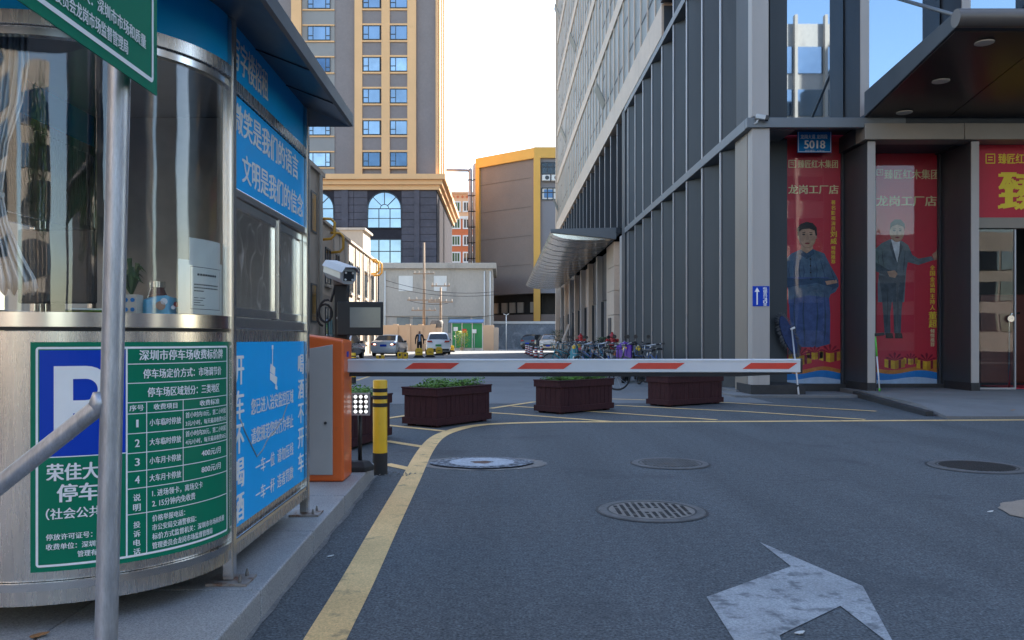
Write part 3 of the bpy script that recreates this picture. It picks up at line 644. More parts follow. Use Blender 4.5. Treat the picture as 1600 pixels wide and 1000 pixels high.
# red shop sign over the entrance
q0 = at(1529.5, 340, 17.0); q1 = at(1529.5, 226, 17.0)
sg = thing('shop_sign', 'red shop sign board with large yellow character above the glass entrance door', 'sign', (q0.x, 17.0, q0.z))
MB().box(q0.x, 17.0, q0.z, q0.x+3.9, 17.06, q1.z).build('board', K['poster_red'], sg, bevel=.004)
sfn = lambda u, v: at(u, -v, 16.994)
mb = MB(); text_rect(mb, '臻匠红木集团', 1560, -256, 1640, -240, sfn, .02); mb.build('lettering', K['gold_print'], sg)
mb = MB(); text_rect(mb, '臻匠红木', 1563, -330, 1830, -268, sfn, .05); mb.build('lettering', K['gold_print'], sg)
mb = MB()
for a, b, c_, d_ in ((1540,240,1555,241.6),(1540,254,1555,255.6),(1540,240,1541.6,255),(1553.6,240,1555,255),(1544,245,1551,246.5),(1544,249,1551,250.5)): mb.add([sfn(a,-d_),sfn(c_,-d_),sfn(c_,-b),sfn(a,-b)], [(0,1,2,3)])
mb.build('logo', K['gold_print'], sg)
dz = at(0,357,17.0).z
MB().box(9.545, 16.95, dz, 13.5, 17.1, q0.z-.004).build('door_transom', K['bronze'], bld, bevel=.006)
dx0 = 9.545; dx1 = at(1584,0,17.05).x
MB().box(dx0+.02, 17.04, .14, dx1, 17.052, dz-.01).build('glass_door', K['shop_glass'], bld)
dr = MB(); dr.box(dx0, 17.02, .122, dx0+.025, 17.07, dz); dr.box(dx1, 17.02, .122, dx1+.03, 17.07, dz); dr.box(dx0+.03, 17.025, .122, dx1, 17.065, .16); dr.build('door_frame', K['fin_edge'], bld)
mb = MB(); hx = at(1579,0,17).x; mb.lathe([(0,0),(.07,0),(.08,.02),(.07,.04),(0,.04)], 16, (hx,16.98,at(0,498,17).z), axis='y', cap=False); mb.build('door_handle', K['steel_trim'], bld, smooth=40)
# dim shop interior seen through the door
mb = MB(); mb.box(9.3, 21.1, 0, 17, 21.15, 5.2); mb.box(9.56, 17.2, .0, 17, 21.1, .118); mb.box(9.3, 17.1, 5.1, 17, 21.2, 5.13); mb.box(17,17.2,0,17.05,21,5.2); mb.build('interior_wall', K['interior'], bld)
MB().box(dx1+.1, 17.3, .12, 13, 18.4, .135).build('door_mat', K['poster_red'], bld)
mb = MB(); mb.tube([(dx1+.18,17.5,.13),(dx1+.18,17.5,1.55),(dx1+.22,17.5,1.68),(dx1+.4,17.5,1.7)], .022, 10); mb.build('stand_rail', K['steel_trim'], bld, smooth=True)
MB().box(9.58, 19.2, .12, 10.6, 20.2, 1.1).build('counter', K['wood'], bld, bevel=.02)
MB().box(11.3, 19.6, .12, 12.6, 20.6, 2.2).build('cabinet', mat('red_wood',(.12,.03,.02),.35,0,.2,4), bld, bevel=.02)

# plates and signs on the columns
q = at(1246,238.5,17.5); q2 = at(1299.5,204,17.5)
pl = thing('address_plate', 'blue address plate numbered 5018 above the first red poster', 'sign', (q.x, 17.5, q.z))
MB().box(q.x, 17.5, q.z, q2.x, 17.52, q2.z).build('plate', K['p_plate'], pl, bevel=.02)
afn = lambda u, v: at(u, -v, 17.495)
mb = MB(); text_rect(mb, '龙岗大道 龙岗段', 1251, -217, 1293, -210, afn, .01); text_rect(mb, '5018', 1257, -232, 1289, -219.5, afn, .02); text_rect(mb, '地址编码：518116', 1258, -237.3, 1288, -234, afn, .0)
for a, b, c_, d_ in ((1247.5,205.3,1298,206.1),(1247.5,236.6,1298,237.4),(1247.2,206.1,1248,236.6),(1297.6,206.1,1298.4,236.6)): mb.add([afn(a,-d_),afn(c_,-d_),afn(c_,-b),afn(a,-b)], [(0,1,2,3)])
mb.build('lettering', K['white_print'], pl)
q = at(1176,478.5,BY-.01); q2 = at(1202,447,BY-.01)
pl = thing('direction_sign', 'small blue sign with white up arrow on the corner column', 'sign', (q.x, BY-.01, q.z))
MB().box(q.x, BY-.012, q.z, q2.x, BY-.003, q2.z).build('plate', K['blue_sign'], pl)
afn = lambda u, v: at(u, -v, BY-.016)
mb = MB(); text_col(mb, '电梯直行30米', 1195.5, -448.5, 4.6, 4.25, afn, .01, asp=1.3)
mb.add([afn(1182,-476),afn(1184,-476),afn(1184,-456),afn(1182,-456)], [(0,1,2,3)]); mb.add([afn(1179,-456),afn(1187,-456),afn(1183,-449)], [(0,1,2)]); mb.build('lettering', K['white_print'], pl)
# cctv on the ledge
q = at(1186,184,BY-.1)
cc = thing('security_camera', 'small white security camera on the ledge at the building corner', 'camera', q)
mb = MB(); mb.obox(q+Vector((-.06,0,.03)), q+Vector((.12,-.06,-.02)), .09, .09); mb.build('housing', K['cam_white'], cc, bevel=.012)
mb = MB(); mb.obox(q+Vector((.11,-.058,-.018)), q+Vector((.17,-.078,-.034)), .10, .10); mb.build('hood', K['black'], cc, bevel=.01)
mb = MB(); mb.tube([q+Vector((0,.0,0)), q+Vector((-.04,.02,-.09)), q+Vector((-.09,.06,-.12))], .022, 8); mb.build('bracket', K['cam_white'], cc, smooth=True)

# ================================================================ BUILDINGS BEYOND THE LANE
# --- ochre and grey tower
TY = 105.0
def tx(u, y=TY): return (u-U0)/F*y
def tz(v, y=TY): return EYE + (V0-v)/F*y
tow = thing('tower_block', 'tall grey and ochre tower with stacked windows above an arched dark stone podium', 'building', (tx(560), TY, 0))
MB().box(tx(380), TY+.4, 21.7, tx(683.5), TY+13, 66).build('tower_wall', K['tower_grey'], tow)
MB().box(tx(471), TY+.30, 21.75, tx(522), TY+.395, 65).build('recessed_wall', K['tower_lgrey'], tow)
for u0, u1 in ((455,470.5),(554,566),(596,609),(636.5,650)):
    MB().box(tx(u0), TY-.05, 21.8, tx(u1), TY+.39, 65).build('pier', K['tower_orange'], tow)
for u0, u1, m in ((680.5,683.4,'tower_orange'),): MB().box(tx(u0), TY+.1, 21.8, tx(u1), TY+.42, 65).build('corner_trim', K[m], tow)
for i, (d0, d1) in enumerate(((.5,2.2),(4.5,6.2),(8.5,10.3),(11.4,12.9))):
    MB().box(tx(683.5)-.01, TY+d0, 21.8, tx(683.5)+.25, TY+d1, 65).build('side_pier', K['tower_orange'], tow)
def win_mesh(w, h, kind):
    fr = MB(); t = .09
    fr.box(0,-.04,0,w,.1,t); fr.box(0,-.04,h-t,w,.1,h); fr.box(0,-.039,t,t,.1,h-t); fr.box(w-t,-.039,t,w,.1,h-t)
    if kind == 'sash': fr.box(w*.30,-.038,t,w*.30+t,.1,h-t); fr.box(t,-.037,h*.36,w*.30,.1,h*.36+t)
    else: fr.box(w*.22,-.038,t,w*.22+t,.1,h-t); fr.box(w*.78,-.038,t,w*.78+t,.1,h-t); fr.box(t,-.037,h*.3,w*.22,.1,h*.3+t); fr.box(w*.78,-.037,h*.3,w-t,.1,h*.3+t)
    gl = MB(); gl.box(t*.5,.02,t*.5,w-t*.5,.06,h-t*.5)
    return fr.mesh('window', K['win_frame']), gl.mesh('pane', K['win_glass'])
PM = [K['win_glass'], mat('pane_pale', (.30,.38,.46), .08, .7, .3, .5), mat('pane_dark', (.07,.11,.17), .04, .85, .3, .5)]
WA = win_mesh(tx(594)-tx(567), 1.8, 'sash'); WB = win_mesh(tx(515.5)-tx(480), 1.8, 'wide')
PV = []
for m in PM[1:]:
    pr = []
    for me in (WA, WB): c_ = me[1].copy(); c_.materials.clear(); c_.materials.append(m); pr.append(c_)
    PV.append(pr)
for k in range(10):
    zb = 22.96+4.0*k
    for (me, u) in ((WA, 567),(WA, 609.5),(WB, 480)):
        o = place(me[0], 'window', tow, loc=(tx(u)-tow.location.x, .02 if me is WA else .22, zb)); place(me[1] if (k*7+int(u)) % 3 else PV[(k+int(u)) % 2][0 if me is WA else 1], 'pane', o)
    for u0, u1 in ((566,596),(609,636.5)):
        for dz_ in (-.28, 1.83): MB().box(tx(u0), TY+.0, zb+dz_, tx(u1), TY+.38, zb+dz_+.22).build('sill_band', K['tower_orange'], tow)
        MB().box(tx(u0), TY+.15, zb+2.06, tx(u1), TY+.39, zb+3.70).build('spandrel', K['tower_grey'], tow)
    for dz_ in (-.24, 1.83): MB().box(tx(472), TY+.16, zb+dz_, tx(522), TY+.37, zb+dz_+.16).build('sill_band', K['tower_orange'], tow)
# podium with cornice and arches
PX1 = tx(683)
MB().box(tx(360), TY-.35, 0, PX1, TY+32, 19.9).build('podium_wall', K['podium_joint'], tow)
for (z0, z1, o_) in ((19.9,20.5,.35),(20.5,21.1,.7),(21.1,21.75,1.1)): MB().box(tx(360), TY-.35-o_, z0, PX1+o_, TY+33, z1).build('cornice', K['tower_orange'], tow)
arches = [(575.5,627.5),(470.5,522.5)]
cw = 2.6; ch = .92
pan_me = MB().box(.03,-.06,.03,cw-.03,.0,ch-.03).mesh('stone_panel', K['stone_panel'])
for r_ in range(20):
    z0 = 19.86 - (r_+1)*ch
    if z0 < 6.5: break
    x = PX1-cw-.05
    while x > tx(470):
        skip = False
        for a, b in arches:
            xa, xb = tx(a)-.02, tx(b)+.02
            inrect = (z0+ch > tz(357) and z0 < tz(325)) or (z0 < tz(374))
            if x+cw > xa and x < xb and (inrect or tz(325) <= z0 < tz(300)):
                # cut the panel back to the sides of the opening
                if x < xa-.15: MB().box(x+.03, TY-.41, z0+.03, xa-.03, TY-.36, z0+ch-.03).build('stone_panel', K['stone_panel'], tow)
                if x+cw > xb+.15: MB().box(xb+.03, TY-.41, z0+.03, x+cw-.03, TY-.36, z0+ch-.03).build('stone_panel', K['stone_panel'], tow)
                skip = True
        if not skip: place(pan_me, 'stone_panel', tow, loc=(x-tow.location.x, -.35, z0))
        x -= cw
for u0, u1 in ((648,656),(535,545)): MB().box(tx(u0), TY-.62, 6, tx(u1), TY-.42, 19.85).build('pilaster', K['stone_panel'], tow)
for a, b in arches:
    xa, xb = tx(a), tx(b); zc = tz(327); r_ = (xb-xa)/2; xc = (xa+xb)/2; zb = tz(357)
    ol = [(xa,zb),(xb,zb)] + [(xc+r_*math.cos(math.pi*k/16), zc+r_*math.sin(math.pi*k/16)) for k in range(17)]
    g_ = MB(); g_.prism(ol, lambda x, z: (x,TY-.44,z), lambda x, z: (x,TY-.36,z)); wdw = MB()
    wdw.tube([(x,TY-.47,z) for x, z in ol], .09, 6, closed=True)
    for k in range(1,3): xx = xa+(xb-xa)*k/3; wdw.obox((xx,TY-.47,zb),(xx,TY-.47,zc),.10,.08)
    wdw.obox((xa,TY-.475,zc),(xb,TY-.475,zc),.10,.10); wdw.obox((xa,TY-.476,(zb+zc)/2),(xb,TY-.476,(zb+zc)/2),.08,.08)
    for k in (1,2,3): a_ = math.pi*k/4; wdw.obox((xc+.5*math.cos(a_),TY-.474,zc+.5*math.sin(a_)),(xc+r_*math.cos(a_),TY-.474,zc+r_*math.sin(a_)),.09,.09)
    wdw.tube([(xc+.55*math.cos(math.pi*k/8),TY-.473,zc+.55*math.sin(math.pi*k/8)) for k in range(9)], .05, 5)
    o = wdw.build('arched_window', K['win_frame'], tow); g_.build('pane', K['win_glass'], o)
    z1, z0 = tz(375), tz(430); wd = MB()
    for k in range(4): xx = xa+(xb-xa)*k/3; wd.obox((xx,TY-.47,z0),(xx,TY-.47,z1),.12,.1)
    for k in range(4): zz = z0+(z1-z0)*k/3; wd.obox((xa,TY-.475,zz),(xb,TY-.475,zz),.12,.1)
    o = wd.build('window', K['win_frame'], tow); MB().box(xa,TY-.44,z0,xb,TY-.36,z1).build('pane', K['win_glass'], o)

# --- orange apartment house far behind
AY = 165.0
ap = thing('apartment_house', 'distant orange and peach apartment house with white framed windows', 'building', (tx(716,AY), AY, 0))
MB().box(tx(697.5,AY), AY, 0, tx(745,AY), AY+12, tz(341,AY)).build('lower_wall', K['red_wall'], ap)
MB().box(tx(697.5,AY), AY+.02, tz(341,AY)+.01, tx(745,AY), AY+12, tz(303,AY)).build('upper_wall', K['peach_wall'], ap)
MB().box(tx(696,AY), AY-.4, tz(303,AY)+.01, tx(745,AY), AY+12, tz(300,AY)).build('roof_edge', K['peach_wall'], ap)
MB().box(tx(697,AY), AY-.25, tz(342,AY), tx(745,AY), AY-.01, tz(338,AY)).build('string_course', K['white_trim'], ap)
for k in range(5):
    q = at(701+k*7.2, 307.5, AY-.12); mb = MB(); s_ = .3; mb.prism([(0,-s_),(s_,0),(0,s_),(-s_,0)], lambda x, z: (q.x+x,AY-.12,q.z+z), lambda x, z: (q.x+x,AY,q.z+z)); mb.build('diamond_tile', K['red_wall'], ap)
for vv in (323, 349.5, 376, 402, 428):
    for uu, ww in ((707,11),(725,11),(737,8)):
        x0, x1, z0, z1 = tx(uu,AY), tx(uu+ww,AY), tz(vv+6.5,AY), tz(vv-6.5,AY); fr = MB()
        fr.box(x0-.25,AY-.15,z0-.25,x1+.25,AY-.02,z0); fr.box(x0-.25,AY-.15,z1,x1+.25,AY-.02,z1+.25); fr.box(x0-.25,AY-.149,z0,x0,AY-.02,z1); fr.box(x1,AY-.149,z0,x1+.25,AY-.02,z1)
        for t_ in (1/3,2/3): xx = x0+(x1-x0)*t_; fr.box(xx-.06,AY-.12,z0,xx+.06,AY-.03,z1)
        o = fr.build('window', K['white_trim'], ap); MB().box(x0,AY-.06,z0,x1,AY-.025,z1).build('pane', K['leaf2'] if uu == 707 else K['glass_dark'], o)
# --- vertical ducts with a connecting pipe
DY = 122.0
du = thing('duct_tower', 'pair of tall grey metal ducts joined by a horizontal pipe to the tower', 'ducts', (tx(739,DY), DY, 0))
for u0, u1, vt in ((731.5,738,262),(738.7,747,255)):
    mb = MB(); r_ = (tx(u1,DY)-tx(u0,DY))/2; xc = (tx(u0,DY)+tx(u1,DY))/2; mb.lathe([(r_,0),(r_,tz(vt,DY)-.4),(r_*.75,tz(vt,DY)-.1),(.01,tz(vt,DY))], 16, (xc,DY,0)); d_ = mb.build('duct', K['duct'], du, smooth=40)
    for k in range(9): mb = MB(); mb.lathe([(r_+.05,0),(r_+.08,.06),(r_+.05,.12)], 16, (xc,DY,6+k*2.3)); mb.build('flange', K['podium_joint'], d_)
mb = MB(); mb.tube([(tx(690,DY),DY-.1,tz(266,DY)),(tx(734,DY),DY-.1,tz(266,DY))], .26, 10); mb.build('cross_pipe', K['duct'], du, smooth=True)

# --- brown building with ochre trim
K['brown_joint'] = mat('brown_joint', (.11,.09,.082), .85)
NY = 108.0; cA = Vector((4.57,108,0)); cB = Vector((-3.25,114.6,0)); HT = EYE+(V0-231)/F*NY
br = thing('brown_building', 'brown building with bright ochre roof trim and corner pier at the lane end', 'building', (cA.x, cA.y, 0))
dAB = (cB-cA).normalized(); nAB = Vector((dAB.y, -dAB.x, 0)); nAB = nAB if nAB.y < 0 else -nAB
LAB = (cB-cA).length; zb = EYE+(V0-458)/F*NY
def bw(s, o, z): q = cA + dAB*s + nAB*o; return (q.x, q.y, z)
def bbox_ab(mb, s0, s1, o0, o1, z0, z1): mb.add([bw(s0,o0,z0),bw(s1,o0,z0),bw(s1,o1,z0),bw(s0,o1,z0),bw(s0,o0,z1),bw(s1,o0,z1),bw(s1,o1,z1),bw(s0,o1,z1)], [(3,2,1,0),(4,5,6,7),(0,1,5,4),(1,2,6,5),(2,3,7,6),(3,0,4,7)]); return mb
bbox_ab(MB(), .1, LAB, -.02, -11, zb, HT-.2).build('wall', K['brown_wall'], br)
for k in range(1,5): zz = zb+(HT-zb)*k/5; bbox_ab(MB(), .9, LAB-.5, .0, .02, zz, zz+.04).build('joint_strip', K['brown_joint'], br)
bbox_ab(MB(), .0, LAB+.1, .35, -.01, HT-1.35, HT).build('roof_trim', K['ochre'], br)
bbox_ab(MB(), LAB-.55, LAB+.12, .3, -.4, 0, HT-1.36).build('pier', K['ochre'], br)
MB().box(cA.x-.35, cA.y-.4, 0, cA.x+.5, cA.y+.5, HT-1.37).build('pier', K['ochre'], br)
MB().box(cA.x-.3, cA.y-.35, HT-1.36, cA.x+26, cA.y+.5, HT+.04).build('roof_trim', K['ochre'], br)
MB().box(cA.x+.51, cA.y, zb, cA.x+26, cA.y+12, HT-1.3).build('side_wall', K['brown_light'], br)
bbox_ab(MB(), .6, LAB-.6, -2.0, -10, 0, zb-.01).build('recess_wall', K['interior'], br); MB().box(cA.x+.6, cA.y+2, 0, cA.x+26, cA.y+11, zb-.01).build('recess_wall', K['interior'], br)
bbox_ab(MB(), .6, LAB-.6, -.4, -.7, 0, 4.4).build('parapet', K['brown_wall'], br); MB().box(cA.x+.6, cA.y+.3, 0, cA.x+26, cA.y+.6, 4.4).build('parapet', K['brown_wall'], br)
for s_ in (1.4, 3.6, 5.0, 6.4, 8.0): bbox_ab(MB(), s_, s_+.95, -1.7, -1.95, 4.7, 6.1).build('window', K['cream_wall'], br)
for vv, fl in ((263,1),(303,0)):
    x0, x1, z0, z1 = cA.x+.7, cA.x+2.9, tz(vv+9,NY), tz(vv-9,NY); fr = MB()
    for k in range(4): xx = x0+(x1-x0)*k/3; fr.obox((xx,NY-.06,z0),(xx,NY-.06,z1),.12,.12)
    for k in range(3): zz = z0+(z1-z0)*(0,.62,1)[k]; fr.obox((x0,NY-.062,zz),(x1,NY-.062,zz),.12,.12)
    o = fr.build('window', K['win_frame'], br); MB().box(x0,NY-.05,z0,x1,NY-.005,z1).build('pane', K['win_glass'] if fl else K['white_trim'], o)
    if fl:
        for xx in (x0+.05, x0+1.25):
            a_ = MB(); a_.box(xx,NY-.6,z0-.95,xx+1.0,NY-.08,z0-.2); o = a_.build('air_conditioner', K['white_trim'], br, bevel=.03)
            mb = MB(); mb.lathe([(.27,-.02),(.27,.0)], 16, (xx+.62,NY-.6,z0-.57), axis='y'); mb.build('fan_grille', K['win_frame'], o)
MB().box(cA.x+1.0, NY-.08, tz(309,NY), cA.x+2.1, NY-.06, tz(296,NY)).build('window_shade', K['blue_roof'], br)
# --- weathered boundary wall across the lane end
WY = 101.0
bw_ = thing('boundary_wall', 'weathered blue grey wall closing the far end of the lane', 'wall', (tx(820,WY), WY, 0))
MB().box(tx(768,WY), WY, 0, tx(985,WY), WY+.3, tz(506,WY)).build('wall_body', K['old_wall'], bw_)
MB().box(tx(767,WY), WY-.08, tz(506,WY)+.005, tx(985,WY), WY+.38, tz(502,WY)).build('coping', K['white_trim'], bw_)
# --- plain grey concrete building
GY2 = 95.0
gb = thing('concrete_building', 'plain grey rendered two storey building with flat roof at the lane end', 'building', (tx(690,GY2), GY2, 0))
x0, x1 = tx(592,GY2), tx(770,GY2)
MB().box(x0, GY2, 0, x1, GY2+14, tz(420,GY2)).build('wall', K['concrete_wall'], gb)
MB().box(x0-.2, GY2-.35, tz(420,GY2)+.005, x1+.4, GY2+14.3, tz(411,GY2)).build('roof_slab', K['concrete_wall'], gb, bevel=.05)
for u0, u1, v0, v1 in ((623,645,431,455),(678,698,431,455)): MB().box(tx(u0,GY2),GY2-.05,tz(v1,GY2),tx(u1,GY2),GY2-.002,tz(v0,GY2)).build('blocked_window', K['white_trim'], gb, bevel=.01)
MB().box(x0, GY2-.12, tz(494,GY2), x1+.05, GY2-.01, tz(491.5,GY2)).build('string_course', K['concrete_wall'], gb)
for uu in (602, 757, 766): mb = MB(); mb.tube([(tx(uu,GY2),GY2-.13,0),(tx(uu,GY2),GY2-.13,tz(424,GY2))], .07, 8); mb.build('drain_pipe', K['white_trim'], gb, smooth=True)
for u0, u1 in ((620,640),(645,668),(700,716),(716,735),(738,754)): MB().box(tx(u0,GY2),GY2-.06,tz(520,GY2),tx(u1,GY2),GY2-.005,tz(495,GY2)).build('window', K['glass_grey'], gb)
# --- peach yard wall
yw = thing('yard_wall', 'low peach painted yard wall behind the parked silver sedan', 'wall', (-11, 79, 0))
for k in range(4):
    a, b = 597+k*19.5, 597+(k+1)*19.5-1.5
    MB().box(tx(a,79), 79, 0, tx(b,79), 79.25, tz(508,79)).build('wall_panel', K['peach_fence'], yw, bevel=.01)
    MB().box(tx(b,79)-.04, 78.92, 0, tx(b,79)+.12+.3, 79.3, tz(506.5,79)).build('wall_post', K['peach_fence'], yw, bevel=.01)
MB().box(tx(677,79), 79.02, 0, tx(690,79), 79.22, tz(512,79)).build('wall_panel', K['peach_fence'], yw)
yg = thing('gate_wall', 'short peach wall stub right of the green board shed', 'wall', (tx(763,84), 84, 0))
MB().box(tx(755,84), 84, 0, tx(772,84), 84.4, tz(508,84)).build('wall_panel', K['peach_fence'], yg, bevel=.02); MB().box(tx(771.5,84), 83.9, 0, tx(779,84), 84.6, tz(512,84)).build('wall_post', K['cream_wall'], yg, bevel=.02)
# --- green board shed
SY = 86.0
gs = thing('green_shed', 'green panelled shed with a blue sheet roof at the lane end', 'shed', (tx(729,SY), SY, 0))
for k in range(3): a = 706.5+k*16; MB().box(tx(a,SY), SY, .25, tx(a+15,SY), SY+.06, tz(505.5,SY)).build('green_panel', K['green_board'], gs)
for k in range(4): a = 705.3+k*16; MB().box(tx(a,SY), SY-.05, 0, tx(a+1.3,SY), SY+.1, tz(504.5,SY)).build('post', K['white_trim'], gs)
MB().box(tx(707,SY), SY+.07, 0, tx(753,SY), SY+2.4, tz(506,SY)).build('shed_body', K['white_trim'], gs)
mb = MB(); mb.prism([(0,0),(2.9,.35),(2.9,.42),(0,.07)], lambda y, z: (tx(701,SY),SY-.35+y,tz(504.5,SY)+z), lambda y, z: (tx(755.5,SY),SY-.35+y,tz(504.5,SY)+z)); mb.build('roof_sheet', K['blue_roof'], gs)
for uu, vv, m in ((712,514,'white_print'),(725.5,517,'red'),(741,517.5,'white_print')):
    q = at(uu,vv,SY-.2); mb = MB(); mb.box(q.x-.22,SY-.22,q.z-.2,q.x+.22,SY-.19,q.z+.2); o = tag(mb.build('notice_board', K[m], None), {712:'white notice board left of three before the green shed',725.5:'red notice board before the middle of the green shed',741:'white notice board right of three before the green shed'}[uu], 'notice board', 'notice boards by the shed')
    MB().box(q.x-.03,SY-.19,0,q.x+.03,SY-.15,q.z+.15).build('post', K['galv'], o, world=True)

# --- low cream building along the left of the lane
LX = lambda y: -10.7 + .0285*(72-y)
lb = thing('low_building', 'low cream two storey building with dark windows along the left of the lane', 'building', (LX(60), 60, 0))
y0, y1 = 45.0, 72.0; LH = 7.69
mb = MB(); mb.prism([(LX(y0),y0),(LX(y1),y1),(LX(y1)-14,y1),(LX(y0)-14,y0)], lambda x, y: (x,y,0), lambda x, y: (x,y,LH)); mb.build('wall', K['cream_wall'], lb)
mb = MB(); mb.prism([(LX(y0)+.12,y0-.1),(LX(y1)+.12,y1+.1),(LX(y1)-14,y1+.1),(LX(y0)-14,y0-.1)], lambda x, y: (x,y,LH+.004), lambda x, y: (x,y,LH+.16)); mb.build('parapet_coping', K['cream_wall'], lb)
def lw(mb, ya, yb_, z0, z1, o0, o1): mb.add([(LX(ya)+o0,ya,z0),(LX(yb_)+o0,yb_,z0),(LX(yb_)+o1,yb_,z0),(LX(ya)+o1,ya,z0),(LX(ya)+o0,ya,z1),(LX(yb_)+o0,yb_,z1),(LX(yb_)+o1,yb_,z1),(LX(ya)+o1,ya,z1)], [(3,2,1,0),(4,5,6,7),(0,1,5,4),(1,2,6,5),(2,3,7,6),(3,0,4,7)]); return mb
for ya in (47.2,50.3,56.0,59.5,63.5,67.6):
    for z0 in (.9,4.3):
        if z0 < 1 and ya > 58: pass
        fr = MB(); h_ = 2.1
        for a, b, c_, d_ in ((ya,ya+1.6,z0,z0+.09),(ya,ya+1.6,z0+h_-.09,z0+h_),(ya,ya+.09,z0+.09,z0+h_-.09),(ya+1.51,ya+1.6,z0+.09,z0+h_-.09),(ya+.76,ya+.84,z0+.09,z0+h_-.09)): lw(fr, a, b, c_, d_, .003, .06)
        o = fr.build('window', K['win_frame'], lb); lw(MB(), ya+.05, ya+1.55, z0+.05, z0+h_-.05, .004, .03).build('pane', K['glass_dark'], o)
        lw(MB(), ya-.1, ya+1.7, z0-.16, z0-.01, .002, .14).build('sill', K['cream_wall'], lb)
for yy in (45.6,49.5,53.8,58.4,62.3,66.2,70.4): mb = MB(); mb.tube([(LX(yy)+.11,yy,0),(LX(yy)+.11,yy,LH-.2)], .07, 8); mb.build('drain_pipe', K['cream_wall'], lb, smooth=True)
for yy in (52.2,54.8,61.0,65.2,69.2): lw(MB(), yy, yy+.06, .0, LH-.05, .003, .035).build('joint_strip', K['concrete_wall'], lb)
for zz in (3.5, 3.62): lw(MB(), 45.2, 71.9, zz, zz+.05, .003, .03).build('joint_strip', K['concrete_wall'], lb)
K['cable_yellow'] = mat('yellow_bracket', (.72,.36,.04), .5)
for yy, zz in ((46.0,7.3),(49.0,6.9),(66.5,7.0),(68.8,7.05)):
    mb = MB(); x = LX(yy)
    mb.tube([(x,yy,zz-.65),(x+.55,yy,zz-.6),(x+.75,yy,zz-.4),(x+.75,yy,zz+.3),(x+.55,yy,zz+.5),(x,yy,zz+.52)], .075, 8); mb.build('yellow_bracket', K['cable_yellow'], lb, smooth=True)
lw(MB(), 48.2, 49.4, 0, 2.3, .004, .05).build('blue_door', K['teal'], lb, bevel=.01)
# taller block in front of it
tb = thing('stair_block', 'narrow taller cream block between the booth and the low building', 'building', (-10.4, 42.0, 0))
MB().box(-24, 40.2, 0, -9.62, 44.9, 9.85).build('wall', K['cream_wall'], tb)
MB().box(-24, 40.05, 9.855, -9.5, 45.0, 10.1).build('parapet', K['cream_wall'], tb)
for yy in (41.0, 43.8): mb = MB(); mb.tube([(-9.5,yy,0),(-9.5,yy,9.8)], .1, 8); mb.build('drain_pipe', K['cream_wall'], tb, smooth=True)
o = MB().box(-9.615, 42.0, 6.6, -9.58, 43.3, 8.7).build('window', K['win_frame'], tb); MB().box(-9.579, 42.1, 6.7, -9.57, 43.2, 8.6).build('pane', K['glass_dark'], o)
o = MB().box(-9.615, 42.0, 2.0, -9.58, 43.3, 4.0).build('window', K['win_frame'], tb); MB().box(-9.579, 42.1, 2.1, -9.57, 43.2, 3.9).build('pane', K['glass_dark'], o)
for xx in (-22.2,-19.2,-16.2,-13.2,-11.0):
    for z0 in (1.0,4.2,7.0):
        fr = MB(); w_ = 1.5 if xx < -12 else .9; h_ = 1.6 if z0 < 6 else 1.3
        for a_, b_, c_, d_ in ((0,w_,0,.08),(0,w_,h_-.08,h_),(0,.08,.08,h_-.08),(w_-.08,w_,.08,h_-.08),(w_/2-.04,w_/2+.04,.08,h_-.08)): fr.box(xx+a_,40.13,z0+c_,xx+b_,40.197,z0+d_)
        o = fr.build('window', K['win_frame'], tb); MB().box(xx+.05,40.15,z0+.05,xx+w_-.05,40.196,z0+h_-.05).build('pane', K['glass_dark'], o)
        MB().box(xx-.08,40.05,z0-.12,xx+w_+.08,40.197,z0-.01).build('sill', K['cream_wall'], tb)
# small rooftop hut on the low building
rh = thing('roof_hut', 'small pale hut on the flat roof of the low cream building', 'hut', (-13.5, 69.5, LH+.16))
MB().box(-15.5, 67.5, LH+.165, -11.2, 71.2, 10.0).build('wall', K['cream_wall'], rh); MB().box(-15.7, 67.3, 10.004, -11.0, 71.4, 10.18).build('roof', K['concrete_wall'], rh)

# --- utility poles with cross arms and transformer
def upole(u, v_top, y, label, arms, trans=False):
    q = at(u, v_top, y); r_ = thing('utility_pole', label, 'utility pole', (q.x, y, 0))
    mb = MB(); mb.tube([(q.x,y,0),(q.x,y,q.z)], [.16,.10], 10); mb.build('pole', K['pole_conc'], r_, smooth=True)
    for vv, hw in arms:
        z_ = at(0,vv,y).z; mb = MB(); mb.obox((q.x-hw,y-.15,z_),(q.x+hw,y-.15,z_),.1,.1); o = mb.build('cross_arm', K['pole_conc'], r_)
        for t_ in (-.9,-.45,.45,.9): mb = MB(); mb.lathe([(.05,0),(.09,.06),(.05,.12),(.08,.18),(.04,.24)], 8, (q.x+hw*t_,y-.15,z_+.05)); mb.build('insulator', K['concrete_wall'], o)
    if trans:
        z_ = at(0,512,y).z
        mb = MB(); mb.lathe([(.0,0),(.55,.0),(.6,.1),(.6,1.15),(.5,1.3),(0,1.32)], 14, (q.x+1.25,y-.1,z_-.6), cap=False); o = mb.build('transformer', K['iron'], r_, smooth=40)
        for k in range(8): a_ = 2*math.pi*k/8; mb = MB(); mb.box(q.x+1.25+.62*math.cos(a_)-.03,y-.1+.62*math.sin(a_)-.03,z_-.4,q.x+1.25+.62*math.cos(a_)+.03,y-.1+.62*math.sin(a_)+.03,z_+.4); mb.build('cooling_fin', K['iron'], o)
        MB().box(q.x-.1,y-.3,z_-.75,q.x+2.0,y+.3,z_-.62).build('platform', K['pole_conc'], r_)
    return r_
upole(662.5,379,80,'tall utility pole with cross arms and transformer before the grey building',[(428,1.0),(469,1.6),(485,1.2)],True)
upole(688.5,449,80.5,'short utility pole right of the tall one before the grey building',[(447,.9),(472,1.2)])
